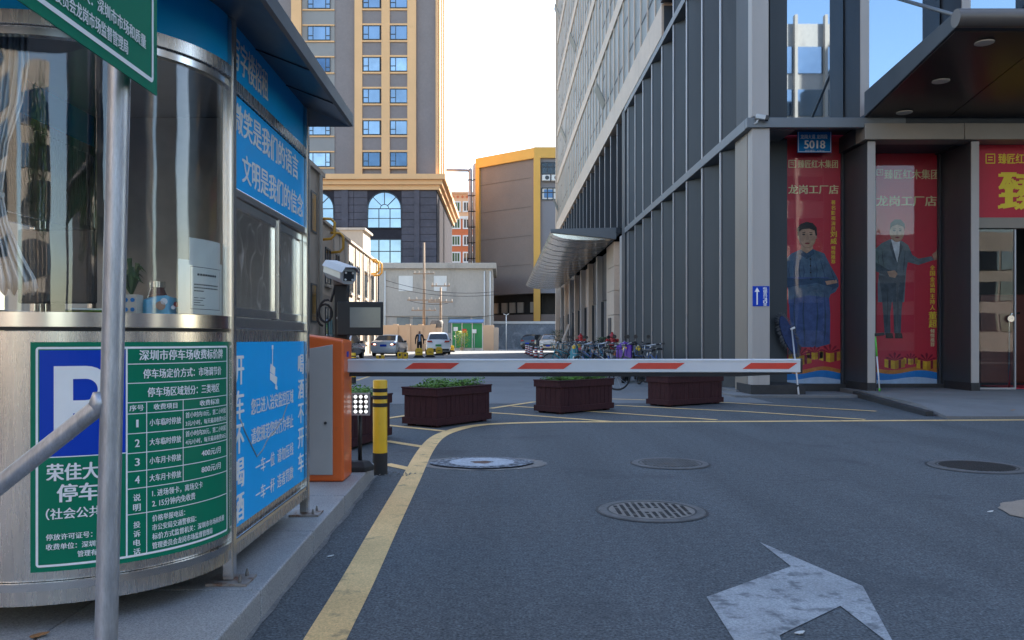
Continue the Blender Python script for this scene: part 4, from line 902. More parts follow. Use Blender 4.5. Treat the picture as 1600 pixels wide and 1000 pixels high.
for i, (a, b, sag) in enumerate((((603,438),(780,455),.6),((603,447),(780,460),.5),((602,494),(775,492),.3),((640,470),(700,474),.2))):
    p_, q_ = at(*a, 79.6-i*.1), at(*b, 79.6-i*.1)
    mb = MB(); mb.tube([p_.lerp(q_, t/10)+Vector((0,0,-sag*4*(t/10)*(1-t/10))) for t in range(11)], .022, 5)
    tag(mb.build('overhead_wire', K['black']), ['uppermost thin wire across the grey concrete building','second thin wire from the top across the grey building','lowest wire across the grey building above its windows','short slack wire between the two utility poles'][i], 'wire', 'overhead wires')
# lamp post with two small heads
q = at(791,545,90); lp = thing('yard_lamp', 'slim white lamp post with two small heads before the weathered wall', 'lamp post', (q.x, 90, 0))
zt = at(0,492,90).z; mb = MB(); mb.tube([(q.x,90,0),(q.x,90,zt)], .05, 8); mb.build('post', K['white_trim'], lp, smooth=True)
for s_ in (-1,1): mb = MB(); mb.obox((q.x+s_*.05,90,zt),(q.x+s_*.3,90,zt+.12),.1,.08); mb.build('lamp_head', K['white_trim'], lp)

# ================================================================ THE STREET BEHIND THE CAMERA (mostly invented blocks and trees, placed for reflections in glass and steel)
def back_block(name, label, x0, x1, y0, y1, h, wallm, bays, floors, pier=True):
    r_ = thing(name, label, 'building', ((x0+x1)/2, y1, 0), group='buildings across the street')
    MB().box(x0, y0, 0, x1, y1, h).build('wall', wallm, r_)
    bwid = (x1-x0)/bays; fh = (h-2.5)/floors
    gm = MB().box(.15,0,0,bwid-.15,.08,fh*.62).mesh('window', K['win_glass'])
    for i in range(bays):
        for j in range(floors): place(gm, 'window', r_, loc=(x0+i*bwid-(x0+x1)/2, .0, 1.2+j*fh+fh*.2))
        if pier: MB().box(x0+i*bwid-.12, y1, 0, x0+i*bwid+.12, y1+.5, h+.6).build('pier', K['white_trim'] if h > 40 else K['cream_wall'], r_)
    return r_
back_block('street_building', 'pale office block with white piers mirrored in the upper shop windows', 19.5, 29.5, -55, -34, 27.5, K['concrete_wall'], 4, 7)
back_block('street_building', 'broad cream block added behind the camera for reflections in the booth glass', -46, -20, -60, -42, 24, K['cream_wall'], 9, 7, False)  # this block and the next three are invented, out of view, for reflections
back_block('street_building', 'grey block added behind the camera for reflections in the steel of the booth', -16, 4, -75, -58, 20, K['concrete_wall'], 7, 5)
back_block('street_building', 'wide low grey block added behind the camera for reflections in the red poster windows', 31, 70, -70, -50, 12, K['concrete_wall'], 12, 3, False)
back_block('street_building', 'brown side block added left of the booth for reflections in its glass', -40, -16, -20, 12, 17, K['beige'], 8, 5, False)

back_block('street_building', 'tall grey tower added right of the camera to darken reflections in the curved booth glass', 44, 62, -30, -12, 46, K['tower_grey'], 6, 12)  # both towers added out of view so the booth glass mirrors less bright sky
back_block('street_building', 'slim beige tower added far right to darken reflections in the booth glass', 40, 50, -5, 8, 34, K['beige'], 4, 9, False)
def added_street_tree(loc, h_, r_, label, seed):  # trees out of view, added for green streaks in the reflections
    rnd = random.Random(seed); o = thing('added_street_tree', label, 'tree', loc, 0, 'added street trees across the road')
    mb = MB(); mb.tube([(0,0,0),(.05,.02,h_*.3),(0,.05,h_*.6)], [.16,.12,.08], 10)
    for k in range(6): a_ = k*1.05; mb.tube([(0,0,h_*(.35+.04*k)),(math.cos(a_)*r_*.6,math.sin(a_)*r_*.6,h_*(.62+.04*k))], [.06,.02], 6)
    mb.build('trunk', K['pole_conc'], o, world=False, smooth=True)
    mb = MB(); cl = [(rnd.uniform(-r_,r_)*.7,rnd.uniform(-r_,r_)*.7,rnd.uniform(h_*.45,h_*.92),rnd.uniform(.5,1.0)*r_*.55) for _ in range(16)]
    for i in range(2600):
        c_ = cl[i % 16]; d = Vector((rnd.gauss(0,1),rnd.gauss(0,1),rnd.gauss(0,1))).normalized()*c_[3]*rnd.uniform(.6,1); p = Vector(c_[:3])+d; s_ = rnd.uniform(.10,.2)
        d1 = Vector((rnd.uniform(-1,1),rnd.uniform(-1,1),rnd.uniform(-.5,.5))).normalized()*s_; d2 = d1.cross(d.normalized()).normalized()*s_*.5
        mb.add([p-d1,p+d2,p+d1,p-d2], [(0,1,2,3)])
    mb.build('crown', K['leaf2'], o, world=False, kind='stuff'); return o
added_street_tree((9,-16,0), 8, 2.6, 'leafy street tree added behind the camera for reflections at the right of the booth glass', 1)
added_street_tree((-3,-20,0), 9, 2.8, 'leafy street tree added behind the camera for reflections in the middle of the booth', 2)
added_street_tree((20,-14,0), 7.5, 2.5, 'leafy street tree added behind the camera for reflections in the shop windows', 3)

# ================================================================ GUARD BOOTH
BC = Vector((-1.77, 3.52, 0)); BR = .62; YB = 4.87
def arc_pt(th, r, z): a = R(th); return (BC.x + r*math.sin(a), BC.y - r*math.cos(a), z)
booth = thing('guard_booth', 'stainless steel guard booth with curved glass front and blue banners on the granite island', 'guard booth', (BC.x, BC.y, .125))
def arc_band(z0, z1, r0, r1, t0=-90, t1=90, n=48):
    mb = MB(); rings = []
    for k in range(n+1):
        th = t0+(t1-t0)*k/n
        rings.append([arc_pt(th,r1,z0), arc_pt(th,r1,z1), arc_pt(th,r0,z1), arc_pt(th,r0,z0)])
    return mb.loft(rings, cap=True)
XR = BC.x+BR; XL = BC.x-BR
def side_box(mb, sgn, y0, y1, z0, z1, o0, o1):
    x = XR if sgn > 0 else XL
    return mb.box(x+sgn*o0, y0, z0, x+sgn*o1, y1, z1)
# curved front
arc_band(.30, 1.178, BR-.02, BR).build('front_panel', K['steel'], booth, smooth=30)
arc_band(.216, .268, BR-.05, BR+.004).build('bottom_rail', K['steel'], booth, smooth=30)
arc_band(.270, .298, BR-.03, BR+.018).build('bottom_bead', K['steel_trim'], booth, smooth=30)
arc_band(1.180, 1.192, BR-.02, BR-.006).build('shadow_joint', K['black'], booth, smooth=30)
arc_band(1.194, 1.246, BR-.05, BR+.012).build('window_sill', K['steel_trim'], booth, smooth=30)
arc_band(1.248, 2.214, BR-.016, BR-.008).build('curved_glass', K['booth_glass'], booth, smooth=30)
arc_band(2.216, 2.246, BR-.03, BR+.004).build('header_trim', K['steel_trim'], booth, smooth=30)
arc_band(2.248, 2.296, BR-.03, BR+.020).build('header_trim', K['steel'], booth, smooth=30)
hb = arc_band(2.298, 2.515, BR-.02, BR+.002).build('header_board', K['blue'], booth, smooth=30)
# corner posts (front corners to the ground plates), rear posts
for sgn in (1,-1):
    x = XR if sgn > 0 else XL
    for y in (BC.y, YB):
        MB().box(x-.024, y-.026, .135, x+.024, y+.026, 2.515).build('corner_post', K['steel_trim'], booth, bevel=.006)
        mb = MB(); mb.box(x-.075, y-.075, .126, x+.075+.02, y+.075, .136); o = mb.build('base_plate', mat('rusty_plate', (.30,.27,.25), .5, .5, .3, 18, dirt=((.16,.06,.025), 16, .52, .9)), booth)
        for dx, dy in ((.06,-.05),(.06,.05)): mb = MB(); mb.lathe([(.008,0),(.008,.012),(.003,.03)], 8, (x+dx,y+dy,.136)); mb.build('bolt', K['iron'], o)
# flat sides and back
ya, yb2 = BC.y+.028, YB-.028
for sgn in (1,-1):
    side_box(MB(), sgn, ya, yb2, .216, .268, -.04, .006).build('bottom_rail', K['steel'], booth, bevel=.004)
    side_box(MB(), sgn, ya, yb2, .270, .298, -.03, .018).build('bottom_bead', K['steel_trim'], booth, bevel=.006)
    side_box(MB(), sgn, ya, yb2, .30, 1.19, -.02, -.002).build('side_panel', K['steel'], booth)
    side_box(MB(), sgn, ya, yb2, 1.194, 1.246, -.05, .012).build('window_sill', K['steel_trim'], booth, bevel=.005)
    side_box(MB(), sgn, ya, yb2, 1.765, 1.80, -.03, .014).build('window_head', K['steel_trim'], booth, bevel=.004)
    side_box(MB(), sgn, ya, yb2, 1.80, 2.21, -.02, -.001).build('upper_panel', K['steel'], booth)
    side_box(MB(), sgn, ya, yb2, 2.212, 2.265, -.03, .016).build('header_trim', K['steel'], booth, bevel=.006)
    side_box(MB(), sgn, ya, yb2, 2.268, 2.515, -.02, .0).build('header_board', K['blue'], booth)
    # two window leaves
    ym = BC.y+.74
    for a, b, o_ in ((ya+.01, ym, .0),(ym+.045, yb2-.01, -.012)):
        fr = MB()
        for (p_, q_, r_, s_) in ((a,b,1.25,1.29),(a,b,1.72,1.762),(a,a+.035,1.29,1.72),(b-.035,b,1.29,1.72)): side_box(fr, sgn, p_, q_, r_, s_, -.022+o_, .004+o_)
        o = fr.build('window_leaf', K['steel_trim'], booth, bevel=.003); side_box(MB(), sgn, a+.03, b-.03, 1.285, 1.725, -.012+o_, -.007+o_).build('pane', K['booth_glass'], o)
    side_box(MB(), sgn, ym+.003, ym+.042, 1.248, 1.763, -.03, .012).build('window_mullion', K['steel'], booth, bevel=.004)
mb = MB(); mb.box(XL+.026, YB-.012, .216, XR-.026, YB+.012, 2.51); mb.build('back_panel', K['steel'], booth)
# floor, inner shelf, ceiling
def outline(d, z, n=24):
    pts = [arc_pt(-90+180*k/n, BR+d, z) for k in range(n+1)]
    return pts + [(XR+d, YB+d, z), (XL-d, YB+d, z)]
MB().loft([outline(-.03,.22), outline(-.03,.255)], cap=True).build('floor', K['iron_dark'], booth)
MB().loft([outline(-.03,2.44), outline(-.03,2.47)], cap=True).build('ceiling', mat('booth_ceiling', (.6,.6,.6), .6), booth)
mb = MB(); n = 24
rg = [[arc_pt(-90+180*k/n, r_, z_) for k in range(n+1)] for r_, z_ in ((BR-.022,1.212),(BR-.022,1.242),(.24,1.242),(.24,1.212))]
mb.loft([list(x) for x in zip(*rg)], cap=True).build('counter', mat('counter_brown', (.20,.11,.07), .45, 0, .2, 8), booth)
MB().box(XL+.05, YB-.06, .26, XR-.05, YB-.02, 2.43).build('inner_wall', mat('booth_lining', (.55,.52,.48), .7, 0, .3, 3), booth)
# roof: sloping soffit, fascia, shallow hood
def eave(d, z, n=24):
    yc = 2.95; pts = [(BC.x+(BR+d)*math.sin(R(-90+180*k/n)), yc-(BR+d)*math.cos(R(-90+180*k/n)), z) for k in range(n+1)]
    return pts + [(XR+d, YB+d*.35, z), (XL-d, YB+d*.35, z)]
rl = [outline(-.02,2.518), eave(.25,2.415), eave(.268,2.42), eave(.268,2.488), eave(.255,2.50), eave(.02,2.60), outline(-.25,2.70), outline(-.5,2.74)]
K['roof_grey'] = mat('booth_roof_grey', (.10,.115,.135), .32, .4, .12, 4, rvar=.06)
MB().loft(rl, cap=True).build('roof', K['roof_grey'], booth, smooth=28)
for y in (3.9, 4.45): MB().obox((XR+.0,y,2.508),(XR+.25,y,2.411),.012,.004).build('soffit_joint', K['black'], booth)
MB().box(XR-.34, 3.3, 2.60, XR-.16, 4.1, 2.74).build('roof_box', K['roof_grey'], booth, bevel=.02)

# ---- price sign: laid out once in sign units, used curved on the booth and flat on the post
SW, SH = .828, .807
def price_sign(root, fn, sub=True):
    """fn(s, t, lift) -> point; lays green board with border, blue P field, table and lettering"""
    def quad(mb, s0, t0, s1, t1, lift, mi=0):
        n = max(1, int((s1-s0)/.03)) if sub else 1
        for k in range(n):
            a = s0+(s1-s0)*k/n; b = s0+(s1-s0)*(k+1)/n
            mb.add([fn(a,t0,lift), fn(b,t0,lift), fn(b,t1,lift), fn(a,t1,lift)], [(0,1,2,3)], mi)
    mb = MB(); n = 32 if sub else 1
    rings = [[fn(SW*k/n,0,0), fn(SW*k/n,0,.003), fn(SW*k/n,SH,.003), fn(SW*k/n,SH,0)] for k in range(n+1)]
    mb.loft(rings, cap=True); board = mb.build('board', K['green_sign'], root, smooth=30)
    ln = MB(); b0, b1 = .017, .025
    for (a, b, c_, d_) in ((.028,b0,SW-.028,b1),(.028,SH-b1,SW-.028,SH-b0),(b0,.028,b1,SH-.028),(SW-b1,.028,SW-b0,SH-.028)): quad(ln, a, b, c_, d_, .0042)
    for cx, cy, a0 in ((.028,.028,180),(SW-.028,.028,270),(SW-.028,SH-.028,0),(.028,SH-.028,90)):
        for k in range(4):
            p = [R(a0+22.5*k), R(a0+22.5*(k+1))]; ln.add([fn(cx+r_*math.cos(q), cy+r_*math.sin(q), .0042) for q, r_ in ((p[0],.011),(p[1],.011),(p[1],.003),(p[0],.003))], [(0,1,2,3)])
    xs = (.308,.379,.528); R0 = SW-b1
    rows = (.7256,.655,.584,.543,.470,.398,.331,.268,.174)
    quad(ln, xs[0]-.003, .025, xs[0]+.003, SH-.025, .0042)
    for t in rows: quad(ln, xs[0]+.003, t-.0015, R0, t+.0015, .0042)
    quad(ln, xs[1]-.0015, .025, xs[1]+.0015, .584, .0040); quad(ln, xs[2]-.0015, .268, xs[2]+.0015, .584, .0040)
    quad(ln, .028, .400, xs[0]-.003, .4035, .0042)
    ln.build('border_lines', K['white_print'], root)
    bf = MB(); quad(bf, .029, .4035, xs[0]-.004, SH-.029, .0040); bf.build('blue_field', K['blue_sign'], root)
    # the letter P
    p = MB(); px0, px1, pb, pt = .074, .258, .462, .722; th = .060
    quad(p, px0, pb, px0+th, pt, .0055)
    bowl_t, bowl_b = pt, pb+.092; rr = (bowl_t-bowl_b)/2; cxp = px1-rr; cyp = (bowl_t+bowl_b)/2; ti = .046
    quad(p, px0+th, bowl_t-ti, cxp, bowl_t, .0055); quad(p, px0+th, bowl_b, cxp, bowl_b+ti, .0055)
    for k in range(14):
        a0, a1 = R(-90+180*k/14), R(-90+180*(k+1)/14)
        p.add([fn(cxp+r_*math.cos(a), cyp+r_*math.sin(a), .0055) for a, r_ in ((a0,rr),(a1,rr),(a1,rr-ti),(a0,rr-ti))], [(0,1,2,3)])
    p.build('letter', K['white_print'], root)
    tx_ = MB()
    def T(s, s0, t0, s1, t1, bold=.014):
        m_ = MB(); text_rect(m_, s, s0, t0, s1, t1, lambda x, y: fn(x, y, .0056), bold); m_.build('text_line', K['white_print'], root)
    T('深圳市停车场收费标价牌', .352,.738,.762,.777,.02); T('停车场定价方式：市场调节价', .366,.671,.750,.706,.018); T('停车场区域划分：三类地区', .382,.602,.735,.637,.018)
    T('序号', .317,.553,.367,.575); T('收费项目', .405,.553,.500,.575); T('收费标准', .610,.553,.735,.575)
    for i, (nm, l1, l2) in enumerate((('小车临时停放','首小时内10元，第二小时起','3元/小时，每天最高收费25元'),('大车临时停放','首小时内20元，第二小时起','4元/小时，每天最高收费50元'),('小车月卡停放','400元/月',None),('大车月卡停放','800元/月',None))):
        t1 = rows[3+i]; t0 = rows[4+i]; m_ = (t0+t1)/2
        T(str(i+1), .3415 if i == 0 else .3365,m_-.014,.3475 if i == 0 else .3525,m_+.014,.012); T(nm, .389,m_-.013,.517,m_+.013)
        if l2: T(l1, .538,m_+.004,.792,m_+.027,.008); T(l2, .538,m_-.027,.792,m_-.006,.008)
        else: T(l1, .620,m_-.013,.745,m_+.013,.01)
    text_col(tx_, '说明', .343, .247, .026, .037, lambda x, y: fn(x,y,.0056), .014); text_col(tx_, '投诉电话', .343, .146, .024, .033, lambda x, y: fn(x,y,.0056), .014)
    T('1. 进场领卡，离场交卡', .399,.228,.625,.255); T('2. 15分钟内免收费', .399,.190,.585,.217)
    T('价格举报电话：', .399,.136,.535,.160); T('市公安局交通警察局：', .399,.102,.590,.126); T('标价方式监督机关：深圳市市场和质量', .399,.068,.775,.092); T('监督管理委员会龙岗市场监督管理局', .399,.034,.705,.058) if not sub else T('管理委员会龙岗市场监督管理局', .399,.034,.685,.058)
    T('荣佳大厦', .052,.318,.272,.378,.025); T('停车场', .085,.242,.280,.305,.025); T('（社会公共类）', .050,.182,.276,.222,.014)
    T('停放许可证号：A0', .050,.110,.236,.132); T('收费单位：深圳市荣佳', .050,.076,.272,.098); T('管理有限公司', .148,.044,.272,.066)
    tx_.build('text_column', K['white_print'], root)
sgn_root = MB().box(0,0,0,.001,.001,.001)
ps = bpy.data.objects.new('price_sign', None); C.objects.link(ps); ps.parent = booth; ps['label'] = 'green parking price board with blue P field on the curved steel front'
price_sign(ps, lambda s, t, l: arc_pt(11.5+math.degrees(s/BR), BR+.0015+l, .333+t))

# ---- blue banners on the lane side (x+), sign units metres: s along +y
def side_fn(l): return lambda y, z: (XR+.002+l, y, z)
def banner(y0, y1, z0, z1, name='banner'):
    return MB().box(XR-.0005, y0, z0, XR+.0035, y1, z1).build(name, K['blue'], booth)
b1 = banner(ya+.004, yb2-.004, 1.803, 2.206); b2 = banner(ya+.004, yb2-.004, .335, 1.138)
def btext(par, items, m='white_print'):
    mb = MB()
    for s, y0, z0, y1, z1, bold in items: text_rect(mb, s, y0, z0, y1, z1, side_fn(.0035), bold)
    mb.build('lettering', K[m], par)
btext(b1, [('微笑是我们的语言', BC.y+.03, 2.045, BC.y+1.17, 2.175, .02), ('文明是我们的信念', BC.y+.16, 1.845, BC.y+1.28, 1.975, .02)])
mb = MB(); text_rect(mb, '写字楼招租', BC.y+.035, 2.315, BC.y+.57, 2.46, side_fn(.0015), .014); mb.build('lettering', K['white_print'], booth)
mb = MB(); f_ = side_fn(.0035)
text_col(mb, '开车不喝酒', BC.y+.115, 1.075, .125, .150, f_, .03, asp=1.05); text_col(mb, '喝酒不开车', BC.y+1.235, 1.060, .110, .140, f_, .03, asp=1.15)
for s, y0, z0, y1, z1, bd in (('您已进入治安监控区域', .29,.80,1.06,.875,.016), ('请您规范您的行为举止', .29,.665,1.06,.74,.016), ('一车一位  请勿压线', .36,.515,1.06,.585,.016), ('一车一杆  违者罚款', .36,.385,1.06,.455,.016)):
    text_rect(mb, s, BC.y+y0, z0, BC.y+y1, z1, f_, bd)
# little camera pictogram
for poly in (((.63,1.10),(.66,1.10),(.66,1.12),(.63,1.12)), ((.638,1.02),(.652,1.02),(.652,1.10),(.638,1.10)), ((.60,.99),(.69,.965),(.70,1.005),(.61,1.03)), ((.60,.95),(.72,.915),(.735,.955),(.60,.985)), ((.69,.90),(.735,.89),(.735,.91),(.70,.92))):
    mb.add([f_(BC.y+a, b) for a, b in poly], [tuple(range(len(poly)))])
mb.build('lettering', K['white_print'], b2)
# torn crease line with exposed backing
mb = MB(); pts = [(.13,.80),(.20,.735),(.30,.66),(.38,.60),(.46,.615),(.56,.66),(.70,.69),(.84,.735),(.93,.80)]
mb.tube([(XR+.005, BC.y+a, b) for a, b in pts], .0035, 5); mb.build('loose_cable', K['galv'], b2, smooth=True)

# ---- things inside the booth
# silver curtain tied back at the left
mb = MB(); rows_ = []
prof = [(40,-18,44),(100,-20,46),(160,-22,36),(225,-24,14),(300,-25,4),(350,-25,14),(400,-26,36),(435,-27,56),(456,-28,60)]
n = 40
for v, ua, ub in prof:
    rows_.append([at(ua+(ub-ua)*k/n, v + (6*math.sin(k*.9) if v > 440 else 0), 3.06+.022*math.sin(k*1.05+v*.004)+.012*math.sin(k*2.3)) for k in range(n+1)])
mb.loft(rows_, close=False); cu = mb.build('curtain', K['silver_cloth'], None, smooth=True); tag(cu, 'silver foil curtain tied back inside the booth window', 'curtain')
sm = cu.modifiers.new('s','SOLIDIFY'); sm.thickness = .004
mb = MB(); mb.tube([at(-26,300,3.045), at(-10,303,3.02), at(6,306,3.045)], .012, 8); mb.build('tie_band', K['white_print'], cu, smooth=True)
# monitor
q = at(85,415,3.55); mn = thing('computer_monitor', 'black computer monitor seen from behind on the booth counter', 'monitor', (q.x, q.y, 1.243))
a, b = at(27,474,3.55), at(146,358,3.55); MB().box(a.x, 3.55, max(a.z,1.30), b.x, 3.59, b.z).build('housing', K['black'], mn, bevel=.008)
MB().box(q.x-.03, 3.565, 1.245, q.x+.03, 3.58, 1.32).build('stand', K['black'], mn); MB().box(q.x-.1, 3.50, 1.243, q.x+.1, 3.62, 1.252).build('base', K['black'], mn)
K['booth_items'] = mat('beige_plastic', (.55,.53,.47), .6)
q = arc_pt(44.5, .53, 1.243); pot = thing('plant_pot', 'small potted plant in a dotted square planter on the booth counter', 'potted plant', q)
MB().box(q[0]-.028, q[1]-.03, q[2], q[0]+.036, q[1]+.03, q[2]+.075).build('pot', K['booth_items'], pot, bevel=.004)
for j in range(4): mb = MB(); mb.lathe([(0,0),(.008,0),(.008,.002),(0,.002)], 10, (q[0]-.005+.025*(j%2),q[1]-.0325,q[2]+.018+.036*(j//2)), axis='y', cap=False); mb.build('dot', K['p_plate'], pot)
for k in range(16):
    a_ = k*2.4; r_ = .05+.05*((k*7)%5)/4; h_ = .06+.08*((k*3)%7)/6
    b0 = Vector((q[0]+.004,q[1],q[2]+.07)); tip = b0+Vector((math.cos(a_)*r_, math.sin(a_)*r_*.5, h_*.75)); md = b0+Vector((math.cos(a_)*r_*.5, math.sin(a_)*r_*.3, h_)); sd = Vector((-math.sin(a_),math.cos(a_),.2))*.009
    mb = MB(); mb.add([b0-sd*.4,b0+sd*.4,md+sd,md-sd,tip], [(0,1,2,3),(3,2,4)]); mb.build('leaf', K['leaf2'], pot)
q = arc_pt(57, .545, 1.243); tp = thing('tissue_pack', 'pale blue tissue pack with pink flower print on the booth counter', 'tissue pack', q)
mb = MB(); e = Vector((math.cos(R(57)), math.sin(R(57)), 0)); n2 = Vector((math.sin(R(57)), -math.cos(R(57)), 0)); qc = Vector(q)
rings = []
for k in range(7):
    t = k/6; wz = .075*(.75+.25*math.sin(math.pi*t))+.004*math.sin(k*3); dpt = .012+.022*math.sin(math.pi*t)
    c_ = qc+e*(-.075+.15*t); rings.append([c_-n2*dpt, c_+n2*dpt, c_+n2*dpt*.8+Vector((0,0,wz)), c_-n2*dpt*.8+Vector((0,0,wz))])
mb.loft(rings, cap=True); mb.build('wrapper', mat('tissue_blue', (.10,.45,.68), .35, 0, .1, 20), tp, smooth=40)
for s_, zz, r_, m in ((-.035,.035,.022,'p_skin'),(-.02,.052,.016,'white_print'),(.035,.042,.014,'pink_red'),(.02,.03,.01,'white_print')):
    c_ = qc+e*s_+n2*(.040); mb = MB(); mb.add([c_+e*r_*math.cos(2*math.pi*j/10)+Vector((0,0,zz+r_*.8*math.sin(2*math.pi*j/10))) for j in range(10)], [tuple(range(10))]); mb.build('flower_print', K[m], tp)
q = arc_pt(62, .46, 1.243); jr = thing('glass_jar', 'dark reddish preserve jar on the booth counter', 'jar', q)
mb = MB(); mb.lathe([(0,0),(.032,0),(.036,.015),(.036,.08),(.026,.105),(.026,.115)], 16, q, cap=False); mb.build('jar_body', mat('preserve', (.10,.02,.025), .15, 0, .2, 20), jr, smooth=50)
mb = MB(); mb.lathe([(.029,.112),(.029,.135),(0,.137)], 16, q, cap=False); mb.build('lid', K['steel_trim'], jr, smooth=40)
def paper_on_glass(name, label, t0, t1, z0, z1, r_, lines=False):
    mb = MB(); n = 8
    mb.loft([[arc_pt(t0+(t1-t0)*k/n, r_, z0), arc_pt(t0+(t1-t0)*k/n, r_, z1), arc_pt(t0+(t1-t0)*k/n, r_-.001, z1), arc_pt(t0+(t1-t0)*k/n, r_-.001, z0)] for k in range(n+1)], cap=True)
    o = tag(mb.build(name, K['paper']), label, 'paper')
    if lines:
        ink = MB(); W = t1-t0; Hh = z1-z0
        def L_(a, b, c_, d_):
            m_ = max(1, int((c_-a)*6))
            for i in range(m_):
                s0 = a+(c_-a)*i/m_; s1 = a+(c_-a)*(i+1)/m_
                ink.add([arc_pt(t0+W*s0,r_+.0008,z0+Hh*b), arc_pt(t0+W*s1,r_+.0008,z0+Hh*b), arc_pt(t0+W*s1,r_+.0008,z0+Hh*d_), arc_pt(t0+W*s0,r_+.0008,z0+Hh*d_)], [(0,1,2,3)])
        for a, b, c_, d_ in ((.2,.09,.9,.10),(.2,.88,.9,.89),(.2,.10,.206,.88),(.894,.10,.9,.88)): L_(a,b,c_,d_)
        for i, (a, c_) in enumerate(((.27,.50),(.27,.45),(.27,.40),(.27,.48))): L_(a,.30-.045*i,c_,.312-.045*i)
        for k in range(8): L_(.335+.057*k,.725,.335+.057*k+.045,.765)          # title and body lines, too small to read
        for i in range(3):
            for k in range(14 if i < 2 else 5): L_(.275+.04*k,.545-.06*i,.275+.04*k+.03,.568-.06*i)
        ink.build('print', K['ink'], o)
    return o
paper_on_glass('certificate', 'printed certificate sheet taped low inside the booth window', 60.3, 88, 1.250, 1.462, BR-.022, True)
paper_on_glass('paper_sheet', 'blank white paper sheet above the certificate inside the booth window', 66, 87, 1.440, 1.552, BR-.0275)
q = arc_pt(30, .5, 1.243); fb = thing('paper_stack', 'yellow and green papers stacked on the booth counter below the monitor', 'papers', q)
for i, (m, rz_) in enumerate((('p_box',.2),('leaf',-.3),('paper',.5))):
    mb = MB(); c_, s_ = math.cos(rz_), math.sin(rz_); mb.prism([(-.07,-.05),(.07,-.05),(.07,.05),(-.07,.05)], lambda x, y: (q[0]+x*c_-y*s_, q[1]+x*s_+y*c_, q[2]+.007*i), lambda x, y: (q[0]+x*c_-y*s_, q[1]+x*s_+y*c_, q[2]+.006+.007*i)); mb.build('sheet', K[m], fb)

# ================================================================ SIGN POST in front of the booth
PB = Vector((-1.036, 2.17, .125)); PT = Vector((-.972, 2.17, 2.86))
sp = thing('sign_post', 'galvanised pipe sign post with diagonal brace carrying a green board', 'sign post', PB)
mb = MB(); mb.tube([PB, PT], .0280, 24); mb.build('pipe', K['galv'], sp, smooth=40)
j = PB.lerp(PT, (.985-.125)/(2.86-.125))
mb = MB(); mb.tube([j+Vector((-.02,0,0)), Vector((-2.12, 2.20, .135))], .0235, 20); mb.build('brace', K['galv'], sp, smooth=40)
mb = MB(); mb.tube([j+Vector((-.025,0,-.03)), j+Vector((-.028,0,.0)), j+Vector((-.03,0,.028))], [.02,.03,.018], 14); mb.build('weld', K['galv'], sp, smooth=True)
mb = MB(); mb.lathe([(.07,0),(.07,.008),(.035,.012)], 20, PB); mb.build('foot_flange', K['galv'], sp)
mb = MB(); mb.tube([(-1.035,1.15,.125),(-.985,1.15,2.86)], .0305, 20); mb.build('pipe', K['galv'], sp, smooth=40)
for zz in (1.95, 2.75): MB().box(-1.0, 1.09, zz, -.955, 2.23, zz+.03).build('rail', K['galv'], sp)
gsn = bpy.data.objects.new('price_sign', None); C.objects.link(gsn); gsn.parent = sp
sc_ = 1.45; YS1 = 2.25; YS0 = YS1-SW*sc_
price_sign(gsn, lambda s, t, l: (-.945+.009*s*sc_+l*1.2, YS0+s*sc_, 1.808+t*sc_), sub=False)

# ================================================================ BARRIER GATE
CX1 = -1.13; CX0 = -1.50; CY0 = 5.97; CY1 = 6.30; CZ = .125
bg_ = thing('barrier_gate', 'orange barrier cabinet with grey door and a white and red striped boom arm', 'barrier gate', (CX1, CY0, CZ))
mb = MB(); mb.prism([(CX0,CZ),(CX1,CZ),(CX1,1.142),(CX1-.07,1.155),(CX0,1.195)], lambda x, z: (x,CY0,z), lambda x, z: (x,CY1,z)); mb.build('cabinet', K['orange'], bg_, bevel=.018, seg=3)
mb = MB(); mb.prism([(CX0-.0,CZ+.052),(CX1-.078,CZ+.052),(CX1-.078,1.112),(CX0,1.06)], lambda x, z: (x,CY0-.014,z), lambda x, z: (x,CY0+.004,z)); dr_ = mb.build('door', K['grey_door'], bg_, bevel=.004)
mb = MB(); mb.lathe([(0,-.012),(.009,-.012),(.011,-.004),(.011,.0)], 14, (CX1-.128,CY0-.014,.55), axis='y', cap=False); mb.build('lock', K['black'], dr_, smooth=40)
MB().box(CX1-.0005, CY0+.12, 1.02, CX1+.004, CY0+.18, 1.06).build('sticker', K['blue_sign'], bg_)
# boom
AY0, AY1 = 6.13, 6.175; az0, az1 = .905, 1.004; AX0, AX1 = CX1-.01, 2.205
mb = MB(); mb.prism([(AY0,az0+.006),(AY0+.006,az0),(AY1-.006,az0),(AY1,az0+.006),(AY1,az1-.006),(AY1-.006,az1),(AY0+.006,az1),(AY0,az1-.006)], lambda y, z: (AX0,y,z), lambda y, z: (AX1,y,z)); arm = mb.build('boom_arm', K['boom_white'], bg_)
MB().box(AX0, AY0-.003, az1-.017, AX1, AY0-.0005, az1-.004).build('groove_bead', K['boom_white'], arm); MB().box(AX0, AY0-.003, az0+.004, AX1, AY0-.0005, az0+.014).build('groove_bead', K['boom_white'], arm)
mb = MB(); mb.box(AX1+.0005, AY0-.004, az0-.006, AX1+.018, AY1+.004, az1+.005); mb.build('end_cap', K['black'], arm, bevel=.008)
mb = MB(); mb.box(AX0+.02, AY0+.008, az0-.030, AX1-.45, AY1-.008, az0-.001); mb.prism([(AX1-.449,az0-.030),(AX1-.449,az0-.001),(AX1-.06,az0-.001),(AX1-.06,az0-.012)], lambda x, z: (x,AY0+.008,z), lambda x, z: (x,AY1-.008,z)); mb.build('rubber_edge', K['rubber'], arm)
